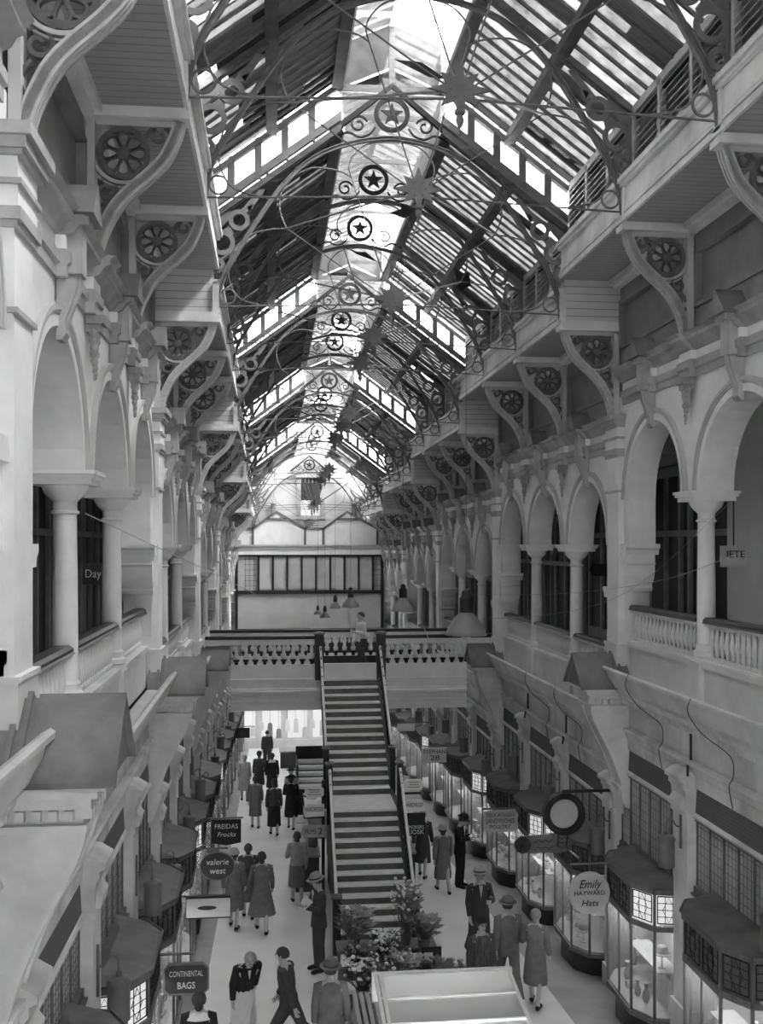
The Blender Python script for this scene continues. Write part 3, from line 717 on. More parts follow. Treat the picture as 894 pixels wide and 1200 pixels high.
# shop pilasters with little capitals
def shop_pilaster():
    mb = MB(); mb.box(3.83, 4.1, 0.0, 0.5, -7.3, -3.8)
    mb.prism([(4.1, -3.18), (3.83, -3.22), (3.70, -3.30), (3.70, -3.35), (3.76, -3.38), (3.76, -3.45), (3.80, -3.50), (3.82, -3.8), (4.1, -3.8)], 'y', -0.02, 0.52)
    mb.prism([(3.84, -3.52), (3.74, -3.66), (3.76, -3.78), (3.84, -3.78)], 'y', 0.06, 0.44)
    mb.box(3.80, 4.1, -0.03, 0.53, -3.86, -3.78); mb.box(3.79, 4.1, -0.04, 0.54, -7.3, -6.6)
    return mb
pp = None
for side in (1, -1):
    for k in range(-2, NK + 1):
        n = (k + 1) // 3
        loc = (0, yk(k), sec_z(n))
        if pp is None: pp = struct(shop_pilaster(), 'wall_pilaster_right', 'stone', loc, sx=side)
        else: again(pp, loc, side).name = 'wall_pilaster_' + SIDE[side]
# upper windows of the shops: six leaded lights between mullions
def upper_window(h):
    mb = MB(); z1 = -3.86; z0 = z1 - h
    mb.m = 0
    for i in range(7):
        y = 0.5 + (P - 0.5) * i / 6; mb.box(3.96, 4.06, y - 0.014, y + 0.014, z0, z1)
    mb.box(3.92, 4.06, 0.5, P, z0 - 0.06, z0 + 0.03); mb.box(3.88, 4.06, 0.5, P, z0 - 0.09, z0 - 0.06); mb.box(3.94, 4.06, 0.5, P, z1 - 0.05, z1)
    mb.m = 1; mb.box(3.985, 4.04, 0.5, P, z0, z1)
    mb.m = 2
    for i in range(6):
        for j in range(1, 4):
            y = 0.5 + (P - 0.5) * (i + j / 4) / 6; mb.box(3.98, 4.02, y - 0.004, y + 0.004, z0, z1)
    for j in range(1, 8):
        z = z0 + h * j / 8; mb.box(3.98, 4.02, 0.5, P, z - 0.004, z + 0.004)
    return mb
leadpane = mat('leaded_pane', 0.40, 0.3, 0.3, 1.2, spec=0.6); darkpane = mat('dark_leaded_pane', 0.09, 0.3, 0.3, 2.5, spec=0.6)
uw = {}
def bay_base(k): return floor_z(yk(k) + 1.1)
for side in (1, -1):
    for k in range(-2, NK):
        n = (k + 1) // 3; zc = bay_base(k) + 2.40; h = (-3.86 + sec_z(n)) - zc; key = round(h, 2)
        loc = (0, yk(k), sec_z(n))
        if key in uw: o = again(uw[key], loc, side); o.name = 'window_100'
        else: o = uw[key] = struct(upper_window(h), 'window_100', ('joinery', leadpane, 'joinery'), loc, sx=side)
        o.name = 'window_%d' % (100 + k + (40 if side < 0 else 0))
        o['label'] = 'row of leaded upper lights over the shops of the %s wall' % SIDE[side]
# back of the shops
mb = MB()
for s in (1, -1):
    a, b = sorted((s * 5.3, s * 5.42))
    mb.hull8([(a, ya, floor_z(ya) - 0.1), (b, ya, floor_z(ya) - 0.1), (b, yb, floor_z(yb) - 0.1), (a, yb, floor_z(yb) - 0.1)], [(a, ya, -2.2), (b, ya, -2.2), (b, yb, -6.6), (a, yb, -6.6)])
struct(mb, 'wall_shops', 'shopin')
# ---- projecting shop windows
PLAN = [(4.02, 0.60), (3.62, 0.70), (3.40, 1.08), (3.40, 2.15), (3.62, 2.52), (4.02, 2.62)]
def shrink(d): return [(x + d * (0.6 if 0 < i < 5 else 0), y + d * (0.9 if i < 3 else -0.9)) for i, (x, y) in enumerate(PLAN)]
def shop_bay(lit):
    t = thing('shop_window', '', 'shop window')
    def rail(z0, z1, out, ins, mt, nm):
        mb = MB()
        for (xa, ya_), (xb, yb_) in zip(PLAN, PLAN[1:]):
            d = Vector((xb - xa, yb_ - ya_)).normalized(); nx, ny = -d.y, d.x
            q = [(xa + nx * out, ya_ + ny * out), (xb + nx * out, yb_ + ny * out), (xb - nx * ins, yb_ - ny * ins), (xa - nx * ins, ya_ - ny * ins)]
            mb.hull8([(x, y, z0) for x, y in q], [(x, y, z1) for x, y in q])
        return mb
    mb = MB()
    for z0, z1, o_ in ((0.40, 0.47, 0.03), (1.78, 1.86, 0.035), (2.33, 2.41, 0.05)): r_ = rail(z0, z1, o_, 0.03, None, ''); mb.add(r_.v, r_.f)
    for x, y in PLAN: mb.box(x - 0.018, x + 0.018, y - 0.018, y + 0.018, 0.45, 2.35)
    mb.box(3.385, 3.415, 1.6, 1.63, 0.45, 2.35)
    mb.build('window_frame', 'joinery', t)
    mb = MB(); mb.prism(shrink(0.14), 'z', -0.12, 0.41); mb.build('stall_riser', 'black', t)
    mb = rail(0.47, 1.78, 0.002, 0.003, None, ''); mb.build('display_glass', 'shopglass', t)
    q = rail(1.86, 2.33, 0.0, 0.005, None, '')
    for i in range(5):
        mb = MB(); mb.add(q.v[i * 8:i * 8 + 8], [(3, 2, 1, 0), (4, 5, 6, 7)] + [(j, (j + 1) % 4, 4 + (j + 1) % 4, 4 + j) for j in range(4)]); tl_ = mb.build('transom_light', 'litglass' if lit and i == 1 else ('joinery' if i in (0, 4) and not lit else darkpane if not lit or i != 0 else 'litglass'), t)
        if i == 1: tl = tl_
    mb = MB()
    for (xa, ya_), (xb, yb_) in zip(PLAN[:-1], PLAN[1:]):
        L_ = math.hypot(xb - xa, yb_ - ya_); nb = 2 if L_ > 0.8 else 1
        for b_ in range(nb):
            def pt(u, z, o=0.012):
                u = (b_ + u) / nb; d = Vector((xb - xa, yb_ - ya_)).normalized(); return (xa + (xb - xa) * u - d.y * o, ya_ + (yb_ - ya_) * u + d.x * o, z)
            for u in (0.1, 0.9): mb.tube([pt(u, 1.9), pt(u, 2.3)], 0.010, 4)
            for z in (1.9, 2.3): mb.tube([pt(0.1, z), pt(0.9, z)], 0.010, 4)
            for u in (0.37, 0.63): mb.tube([pt(u, 1.9), pt(u, 2.3)], 0.006, 4)
            for z in (2.0, 2.1, 2.2): mb.tube([pt(0.1, z), pt(0.9, z)], 0.006, 4)
            mb.tube([pt(0.5, 2.28), pt(0.72, 2.1), pt(0.5, 1.92), pt(0.28, 2.1)], 0.006, 4, True)
    mb.build('lead_lattice', 'black', tl)
    mb = MB()
    R_ = [(x - (0.05 if 0 < i < 5 else 0), y + (-0.04 if i < 3 else 0.04), 2.41) for i, (x, y) in enumerate(PLAN)]
    T_ = [(4.02, 0.62, 2.53), (3.95, 0.80, 2.53), (3.86, 1.15, 2.52), (3.86, 2.08, 2.52), (3.95, 2.40, 2.53), (4.02, 2.58, 2.53)]
    for i in range(5): mb.add([R_[i], R_[i + 1], T_[i + 1], T_[i]], [(0, 1, 2, 3)])
    mb.add(T_, [tuple(range(6))]); mb.add(R_, [tuple(range(6))[::-1]])
    mb.tube([(p[0], p[1], p[2] + 0.01) for p in R_], 0.018, 5)
    mb.build('lead_roof', 'leaddark', t, smooth=15)
    mb = MB(); mb.prism(shrink(0.03), 'z', 0.44, 0.49); mb.box(4.02, 4.7, 0.6, 2.62, 0.44, 0.49); mb.build('display_floor', 'goods3', t)
    mb = MB()
    ypts = [0.62 + 2.0 * i / 30 for i in range(31)]
    for i in range(30): mb.add([(4.35 + 0.03 * (i % 2), ypts[i], 0.49), (4.35 + 0.03 * ((i + 1) % 2), ypts[i + 1], 0.49), (4.35 + 0.03 * ((i + 1) % 2), ypts[i + 1], 1.85), (4.35 + 0.03 * (i % 2), ypts[i], 1.85)], [(0, 1, 2, 3)])
    mb.build('backing_curtain', 'curtain', t, smooth=80)
    mb = MB(); mb.box(3.78, 4.12, 0.95, 2.25, 1.03, 1.05); mb.build('display_shelf', 'white', t)
    mb = MB(); mb.box(3.70, 4.4, 0.62, 2.6, 1.86, 1.88); mb.build('window_ceiling', 'white', t)
    mb = MB(); mb.box(3.62, 3.70, 0.95, 2.3, 1.80, 1.84); mb.build('strip_light', 'tubeglow', t)
    return t
bays = {True: shop_bay(True), False: shop_bay(False)}; usedb = {True: False, False: False}
LIT = {(1, 1), (1, 3), (1, 5), (-1, 0), (-1, 3), (1, 8), (-1, 6)}
for side in (1, -1):
    for k in range(-1, NK):
        lit = (side, k) in LIT; b = bays[lit]; loc = (0, yk(k), bay_base(k))
        lab = 'projecting shop window with %s transom, %s along the %s wall' % ('lit leaded' if lit else 'dark leaded', ORD[k + 1], SIDE[side])
        g = 'shop windows along the %s wall' % SIDE[side]
        if not usedb[lit]: b.location = loc; b.scale = (side, 1, 1); b['label'] = lab; b['group'] = g; usedb[lit] = True
        else: dup(b, loc, lab, g, sx=side)
# ---- goods on display
def goods():
    a = thing('hat_on_stand', '', 'hat')
    mb = MB(); mb.lathe([(0.05, 0), (0.05, 0.01), (0.008, 0.02), (0.008, 0.20), (0.03, 0.21)], n=8); mb.build('stand', 'nosing', a)
    mb = MB(); mb.lathe([(0.13, 0.20), (0.135, 0.21), (0.085, 0.22), (0.08, 0.28), (0.06, 0.31), (0.02, 0.32)], n=14); mb.build('felt_hat', 'goods2', a)
    b = thing('glass_jar', '', 'jar')
    mb = MB(); mb.lathe([(0.05, 0), (0.055, 0.02), (0.055, 0.13), (0.035, 0.16), (0.035, 0.18)], n=12); mb.build('jar_body', 'goods3', b)
    mb = MB(); mb.lathe([(0.04, 0.18), (0.04, 0.205), (0.01, 0.22)], n=12); mb.build('lid', 'goods1', b)
    c = thing('parcel', '', 'parcel')
    mb = MB(); mb.box(-0.08, 0.08, -0.06, 0.06, 0, 0.09); mb.build('wrapped_box', 'goods3', c)
    mb = MB(); mb.box(-0.082, 0.082, -0.01, 0.01, 0, 0.093); mb.build('ribbon', 'goods1', c)
    d = thing('vase', '', 'vase')
    mb = MB(); mb.lathe([(0.03, 0), (0.06, 0.06), (0.055, 0.14), (0.025, 0.2), (0.03, 0.26), (0.045, 0.28)], n=12); mb.build('vase_body', 'goods2', d)
    mb = MB(); mb.lathe([(0.045, 0.28), (0.05, 0.285), (0.05, 0.295), (0.02, 0.296)], n=12); mb.build('vase_lip', 'goods3', d)
    return [a, b, c, d]
GD = goods(); GU = [False] * 4; gr = random.Random(11)
GN = ['hat on a slim metal stand', 'pale glass jar with dark lid', 'white wrapped parcel with dark ribbon', 'grey bulbous vase with pale lip']
for side, ks in ((1, range(0, 6)), (-1, range(0, 4))):
    for k in ks:
        seq = {2: [0, 0, 0, 0, 0, 2, 0, 1, 0, 2], 3: [1, 2, 1, 1, 2, 1, 2, 1, 1, 2], 1: [3, 3, 2, 3, 0]}.get(k if side > 0 else -1, [gr.randrange(4) for _ in range(6)])
        for i, q in enumerate(seq):
            y = yk(k) + 1.05 + 1.12 * (i % 4 + 0.5) / 4 + gr.uniform(-0.03, 0.03); x = side * (3.66 + 0.24 * (i // 4) + gr.uniform(-0.03, 0.03))
            up = i >= 4 and side > 0
            if up: x = side * (3.88 + gr.uniform(-0.03, 0.08)); y = yk(k) + 1.03 + 1.1 * ((i - 4) % 6 + 0.5) / 6
            loc = (x, y, bay_base(k) + (1.053 if up else 0.494)); sc = gr.uniform(0.8, 1.1)
            lab = '%s in the %s shop window along the %s wall' % (GN[q], ORD[k + 1], SIDE[side]); g = '%s in the %s shop window, %s wall' % (['hats', 'jars', 'parcels', 'vases'][q], ORD[k + 1], SIDE[side])
            if not GU[q]: o = GD[q]; o.location = loc; o.scale = (sc,) * 3; o['label'] = lab; o['group'] = g; GU[q] = True
            else: dup(GD[q], loc, lab, g, rz=gr.uniform(0, 6), scale=(sc, sc, sc))
# ---- wall lanterns on curled arms
t = thing('wall_lantern', '', 'lamp')
mb = MB(); mb.lathe([(0.12, -4.60), (0.12, -4.22), (0.118, -4.21)], (3.6, 0.2, 0), 20); mb.build('drum_shade', 'lampgrey', t)
mb = MB(); mb.lathe([(0.132, -4.22), (0.132, -4.20), (0.11, -4.165), (0.06, -4.145), (0.03, -4.14), (0.03, -4.10), (0.015, -4.08)], (3.6, 0.2, 0), 20); mb.build('domed_cap', 'lampgrey', t)
mb = MB(); mb.tube([(x, 0.2, z) for x, z in spline([(3.82, -4.02), (3.77, -4.04), (3.73, -4.0), (3.70, -3.95), (3.66, -3.92), (3.61, -3.96), (3.6, -4.09)], 4)], 0.011, 6); mb.prism([(0.185, -4.35), (0.215, -4.35), (0.215, -3.9), (0.20, -3.8), (0.185, -3.9)], 'x', 3.80, 3.829); mb.build('curled_arm', 'iron', t)
mb = MB(); mb.lathe([(0.105, -4.585), (0.10, -4.595), (0.02, -4.598)], (3.6, 0.2, 0), 14); mb.build('lit_glass_bottom', 'lampglow', t)
lan0 = t; used = False
for side in (1, -1):
    c = 0
    for k in range(0, NK):
        n = (k + 1) // 3; c += 1; loc = (0, yk(k), sec_z(n) - (0.40 if side < 0 else 0))
        lab = 'drum lantern on a curled iron arm, %s along the %s wall' % (ORD[c - 1], SIDE[side]); g = 'wall lanterns of the %s wall' % SIDE[side]
        if not used: lan0.location = loc; lan0.scale = (side, 1, 1); lan0['label'] = lab; lan0['group'] = g; used = True
        else: dup(lan0, loc, lab, g, sx=side)

# ================================================================== FOOTBRIDGE AND STAIRCASE
t = thing('footbridge', 'pale footbridge with dark handrail crossing the arcade at the head of the stairs', 'bridge', (0, 26.1, 0))
mb = MB()
for y0, y1 in ((0.0, 0.18), (1.9, 2.08)):
    mb.box(-3.02, 3.02, y0, y1, -4.10, -3.06)
    s = -1 if y0 == 0 else 1; f = y0 if s < 0 else y1
    for z0, z1, e in ((-3.46, -3.42, 0.05), (-3.72, -3.66, 0.05), (-3.78, -3.72, 0.10), (-4.0, -3.97, 0.05), (-4.22, -4.08, 0.02)): mb.box(-3.02, 3.02, min(f, f + s * e), max(f, f + s * e), z0, z1)
    mb.box(-3.02, 3.02, y0, y1, -4.22, -4.1)
    for i in range(55): mb.box(-3.0 + i * 0.11, -2.94 + i * 0.11, min(f, f + s * 0.035), max(f, f + s * 0.035), -3.95, -3.86)
mb.box(-3.02, 3.02, 0.1, 1.95, -3.62, -3.46); mb.build('deck_and_fascia', 'white', t)
for a, b, q in ((-3.66, -0.9, 0), (0.9, 3.66, 0), (-3.66, 3.66, 1.98)): mb = MB(); mb.box(a, b, q - 0.04, q + 0.14, -2.42, -2.34); mb.build('handrail', 'black', t)
for a, b, q in ((-3.66, -0.9, 0), (0.9, 3.66, 0), (-3.66, 3.66, 1.98)): mb = MB(); mb.box(a, b, q - 0.01, q + 0.11, -2.47, -2.42); mb.box(a, b, q, q + 0.1, -2.56, -2.50); mb.box(a, b, q + 0.01, q + 0.09, -2.51, -2.46); mb.build('rail_moulding', 'nosing', t)
mb = MB(); mb.box(-0.9, 0.9, 1.86, 1.96, -3.4, -3.06); mb.build('dark_band', 'black', t)
bm1 = MB().lathe([(0.02, -2.96), (0.06, -2.90), (0.07, -2.84), (0.04, -2.79), (0.045, -2.74), (0.05, -2.66), (0.03, -2.62), (0.05, -2.58), (0.09, -2.545), (0.02, -2.54)], n=10, sy=0.6).mesh('b', 'cream')
bm2 = MB().lathe([(0.04, -3.06), (0.05, -3.0), (0.08, -2.96), (0.08, -2.93), (0.02, -2.92)], n=8).mesh('f', 'black')
xs = [-2.88 + i * 0.238 for i in range(9)]
for x, y in [(x, 0.05) for x in xs] + [(-x, 0.05) for x in xs] + [(-0.72 + i * 0.24, 2.02) for i in range(7)] + [(x - 0.1, 2.02) for x in xs] + [(-x + 0.1, 2.02) for x in xs]:
    o = bpy.data.objects.new('baluster', bm1); COL.objects.link(o); o.parent = t; o.location = (x, y, 0)
    o2 = bpy.data.objects.new('baluster_foot', bm2); COL.objects.link(o2); o2.parent = o
def newel(parent, x, y, z0, z1, w, loc0=(0, 0, 0)):
    mb = MB(); mb.box(x - w, x + w, y - w, y + w, z0, z1); p = mb.build('newel_post', 'black', parent)
    mb = MB(); mb.box(x - w - 0.03, x + w + 0.03, y - w - 0.03, y + w + 0.03, z1, z1 + 0.04); mb.lathe([(w + 0.01, 0.04), (w * 0.9, 0.06), (0.02, 0.075)], (x, y, z1), 4); mb.build('newel_cap', 'signmid', p)
for x in (-0.79, 0.79): newel(t, x, 0.02, -3.46, -2.30, 0.115)
st = thing('staircase', 'steep straight staircase with dark risers and worn pale treads rising to the footbridge', 'staircase', (0, 0, 0))
zt, ztop, zland, ybot, yl0, yl1, ytop = 0, -3.46, -5.72, 19.62, 22.0, 23.3, 26.08
zbot = floor_z(ybot); W2 = 0.70
def flight(y0, z0, y1, z1, n, tag_):
    r_, g_ = (z1 - z0) / n, (y1 - y0) / (n - 1) if n > 1 else 0
    for i in range(n):
        y = y0 + g_ * i; z = z0 + r_ * (i + 1)
        mb = MB(); mb.box(-W2, W2, y, y + 0.03, z - r_, z - 0.03); mb.build('riser', 'riser', st)
        if i < n - 1:
            mb = MB(); mb.box(-W2, W2, y - 0.02, y + g_ + 0.03, z - 0.035, z); td = mb.build('tread', 'tread', st)
            mb = MB(); mb.box(-W2, W2, y - 0.028, y - 0.0, z - 0.036, z + 0.004); mb.build('nosing', 'nosing', td)
flight(ybot, zbot, yl0, zland, 13, 'lower'); flight(yl1, zland, ytop, ztop, 14, 'upper')
mb = MB(); mb.box(-W2, W2, yl0 - 0.02, yl1 + 0.03, zland - 0.05, zland); mb.build('landing', 'tread', st)
for s in (1, -1):
    mb = MB()
    for (y0, z0, y1, z1) in ((ybot - 0.1, zbot, yl0, zland), (yl1, zland, ytop, ztop)):
        a, b = sorted((s * W2, s * (W2 + 0.06)))
        mb.prism([(y0, z0 - 0.02), (y0, z0 + 0.20), (y1, z1 + 0.10), (y1, z1 - 0.32), (y0 + 0.4, z0 - 0.02)], 'x', a, b)
    a, b = sorted((s * W2, s * (W2 + 0.06))); mb.box(a, b, yl0, yl1, zland - 0.3, zland + 0.12); mb.build('stringer', 'black', st)
    X = s * (W2 + 0.06)
    for q in ([(ybot, zbot + 1.02), (yl0 - 0.08, zland + 0.88)], [(yl1 + 0.1, zland + 1.0), (ytop - 0.05, ztop + 0.85)]):
        mb = MB(); mb.tube([(X, y, z) for y, z in q], 0.032, 8); mb.build('handrail', 'rail', st)
    for (y0, z0, y1, z1) in ((ybot + 0.2, zbot + 0.25, yl0 - 0.2, zland), (yl1 + 0.2, zland + 0.2, ytop - 0.2, ztop)):
        m_ = 11; mb = MB()
        for i in range(m_):
            y = y0 + (y1 - y0) * i / (m_ - 1); z = z0 + (z1 - z0) * i / (m_ - 1); mb.box(X - 0.012, X + 0.012, y - 0.014, y + 0.014, z - 0.02, z + 0.84)
            if i < m_ - 1:
                yy = y + (y1 - y0) / (m_ - 1) / 2; zz = z + (z1 - z0) / (m_ - 1) / 2 + 0.42; mb.disc((yy, zz), 0.085, 'x', X - 0.008, X + 0.008, 12, 0.055)
        mb.build('iron_balustrade', 'black', st)
    for y, z0, h, w in ((ybot - 0.02, zbot, 1.10, 0.075), (yl0, zland, 0.98, 0.065), (yl1 + 0.04, zland, 1.05, 0.065)): newel(st, X, y, z0 - (0.3 if y > 20 else 0.01), z0 + h, w)
# closed kiosk under the stairs
t = thing('under_stair_kiosk', 'dark panelled kiosk built under the upper stairs and carrying small signs', 'kiosk', (0, 0, 0))
mb = MB(); mb.box(-0.62, 0.62, 22.4, 25.4, floor_z(25.3), -5.95); mb.box(-0.62, 0.62, 24.6, 26.0, -5.96, -5.3); mb.build('body', 'signdark', t)
for s in (1, -1):
    mb = MB()
    for i in range(4): mb.box(min(s * 0.62, s * 0.65), max(s * 0.62, s * 0.65), 22.5 + i * 0.72, 23.1 + i * 0.72, -7.6, -6.2)
    mb.build('side_panels', 'joinery', t)

# ================================================================== FAR END OF THE ARCADE
YE = sec_y(NSEC) + 0.0; CX = 0.2
mb = MB(); mb.box(-6.6, 6.6, YE + 0.05, YE + 0.3, -12, 9); 
we = struct(mb, 'wall_end', 'plaster')
mb = MB(); x0, x1, z0, z1 = -0.45, 0.56, 1.55, 3.3; yy = YE + 0.0
mb.m = 0
mb.box(x0 - 0.25, x1 + 0.25, yy - 0.1, yy + 0.05, z0 - 0.25, z0 - 0.05); mb.box(x0 - 0.25, x1 + 0.25, yy - 0.12, yy + 0.05, z1 + 0.2, z1 + 0.45); mb.box(x0 - 0.2, x0, yy - 0.05, yy + 0.05, z0, z1 + 0.2); mb.box(x1, x1 + 0.2, yy - 0.05, yy + 0.05, z0, z1 + 0.2)
mb.m = 1; mb.box(x0, x1, yy, yy + 0.05, z0 + 0.75, z1 + 0.2); mb.m = 2; mb.box(x0, x1, yy - 0.01, yy + 0.05, z0 - 0.05, z0 + 0.75)
mb.m = 0
for i in range(5): mb.box(x0 + 0.2 * i, x0 + 0.2 * i + 0.03, yy - 0.02, yy + 0.05, z1 - 0.1, z1 + 0.2)
o = struct(mb, 'window_80', ('brickgrey', 'dark', 'white')); o['label'] = 'square sash window high in the end wall'
# timbered front with two gables
t = thing('timbered_gallery_front', 'white half-timbered front with twin gables and a row of windows closing the arcade', 'facade', (CX, YE - 0.6, 0))
mb = MB(); F = -0.06
mb.prism([(-4.06, -0.6), (3.66, -0.6), (3.66, 0.80), (3.35, 0.80), (1.75, 1.66), (0.5, 0.80), (-0.45, 0.80), (-1.93, 1.66), (-3.15, 0.80), (-4.06, 0.80)], 'y', 0.0, 0.25); mb.build('white_gables', 'white', t)
mb = MB()
for q in ([(-4.06, 0.8), (-3.15, 0.8), (-1.93, 1.68), (-0.45, 0.8), (0.5, 0.8), (1.75, 1.68), (3.35, 0.8), (3.66, 0.8)], [(-2.45, 1.3), (-1.4, 1.3)], [(1.2, 1.3), (2.3, 1.3)]) : mb.band(q, 0.12, 'y', F, 0.1)
for x in (-3.15, -0.45, 0.5, 3.35): mb.box(x - 0.06, x + 0.06, F, 0.1, -0.05, 0.85)
mb.build('dark_timbers', 'joinery', t)
mb = MB(); mb.box(-4.06, 3.66, -0.25, 0.1, -0.3, -0.04); mb.box(-4.06, 3.66, -0.32, 0.1, -0.12, -0.04); mb.build('grey_beam', 'shade', t)
mb = MB(); mb.box(-4.06, 3.66, -0.2, 0.1, -0.56, -0.3); mb.build('white_beam', 'white', t)
mb = MB(); mb.box(-4.04, 3.64, 0.0, 0.2, -2.5, -0.58); mb.build('leaded_backing', 'signgrey', t)
for i in range(8):
    x = -2.86 + i * 0.745
    mb = MB(); mb.box(x + 0.06, x + 0.69, -0.03, 0.02, -2.36, -0.72); mb.build('window_pane', 'plaster' if i in (0, 5) else 'shopin', t)
mb = MB()
for i in range(9): mb.box(-2.86 + i * 0.745 - 0.05, -2.86 + i * 0.745 + 0.05, -0.12, 0.05, -2.55, -0.6)
mb.box(-4.04, 3.64, -0.12, 0.05, -0.66, -0.56); mb.box(-4.04, 3.64, -0.14, 0.05, -2.6, -2.42); mb.box(-4.05, -3.92, -0.1, 0.05, -4.5, -0.6); mb.box(3.52, 3.65, -0.1, 0.05, -4.5, -0.6)
for s in (-1, 1):
    for j in range(3): mb.box(s * 3.1 + s * j * 0.22 - 0.008, s * 3.1 + s * j * 0.22 + 0.008, -0.012, 0.01, -2.4, -0.66)
    for j in range(6): mb.box(min(s * 2.95, s * 3.6), max(s * 2.95, s * 3.6), -0.012, 0.01, -2.2 + j * 0.28, -2.185 + j * 0.28)
mb.build('window_posts', 'black', t)
mb = MB(); mb.box(-4.04, 3.64, -0.02, 0.2, -4.4, -2.6); mb.build('plain_panel', 'plaster', t)
mb = MB(); mb.box(-4.06, 3.66, -0.9, -0.8, -4.42, -4.34); mb.box(-4.06, 3.66, -0.95, 0.2, -5.6, -5.1); mb.build('rail', 'black', t)
mb = MB()
for i in range(39): mb.lathe([(0.03, -5.1), (0.07, -5.0), (0.03, -4.9), (0.05, -4.6), (0.03, -4.45), (0.07, -4.42)], (-4.0 + i * 0.2, -0.85, 0), 6)
tag(mb.build('railing_balusters', 'cream', t), kind='stuff')
for nm, x in (('left', -2.0), ('right', 2.25)):
    mb = MB(); mb.lathe([(0.13, 0.7), (0.13, 2.1), (0.18, 2.12), (0.02, 2.3)], (CX + x - 0.1, YE - 0.16, 0), 10); o = mb.build('flue_pipe', 'signmid')
    tag(o, 'dark capped flue pipe behind the %s white gable of the end front' % nm, 'flue')
# lit shop range closing the ground floor
mb = MB(); mb.m = 0; mb.box(-4, 4.2, YE - 0.5, YE - 0.4, -11.2, -5.2)
for x in (-3.9, -2.7, -1.3, 0.0, 1.3, 2.6, 3.9): mb.box(x - 0.12, x + 0.12, YE - 0.6, YE - 0.45, -11.2, -5.2)
mb.box(-4, 4.2, YE - 0.62, YE - 0.45, -8.0, -7.7); mb.box(-4, 4.2, YE - 0.62, YE - 0.45, -11.2, -10.2)
mb.m = 1
for x in (-3.3, -2.0, -0.65, 0.65, 1.95, 3.25): mb.box(x - 0.5, x + 0.5, YE - 0.53, YE - 0.5, -10.1, -8.1); mb.box(x - 0.5, x + 0.5, YE - 0.53, YE - 0.5, -7.6, -6.3)
struct(mb, 'wall_end_shops', ('white', 'shoplit'))

mb = MB()
for q in ((-6.4, -2.1, -7, 9.5), (2.1, 6.4, -7, 9.5), (-2.1, -1.2, -7, 1.0), (1.2, 2.1, -7, 1.0), (-1.2, 1.2, -4.8, 1.0), (-2.1, 2.1, 2.9, 9.5), (-2.1, -1.5, 1.0, 2.9), (1.5, 2.1, 1.0, 2.9)): mb.box(q[0], q[1], -1.9, -1.75, q[2], q[3])
struct(mb, 'wall_back', 'plaster')      # street end behind the viewer; its entrance and window are added for frontal light
mb = MB(); mb.m = 0
for x in (-1.5, -0.5, 0.5, 1.5): mb.box(x - 0.04, x + 0.04, -1.88, -1.8, 1.0, 2.9)
mb.box(-1.5, 1.5, -1.88, -1.8, 1.9, 1.97); mb.m = 1; mb.box(-1.5, 1.5, -1.85, -1.84, 1.0, 2.9); struct(mb, 'window_90', ('shade', 'pane_clean'))  # added window with clear panes, sized to light camera-facing fronts
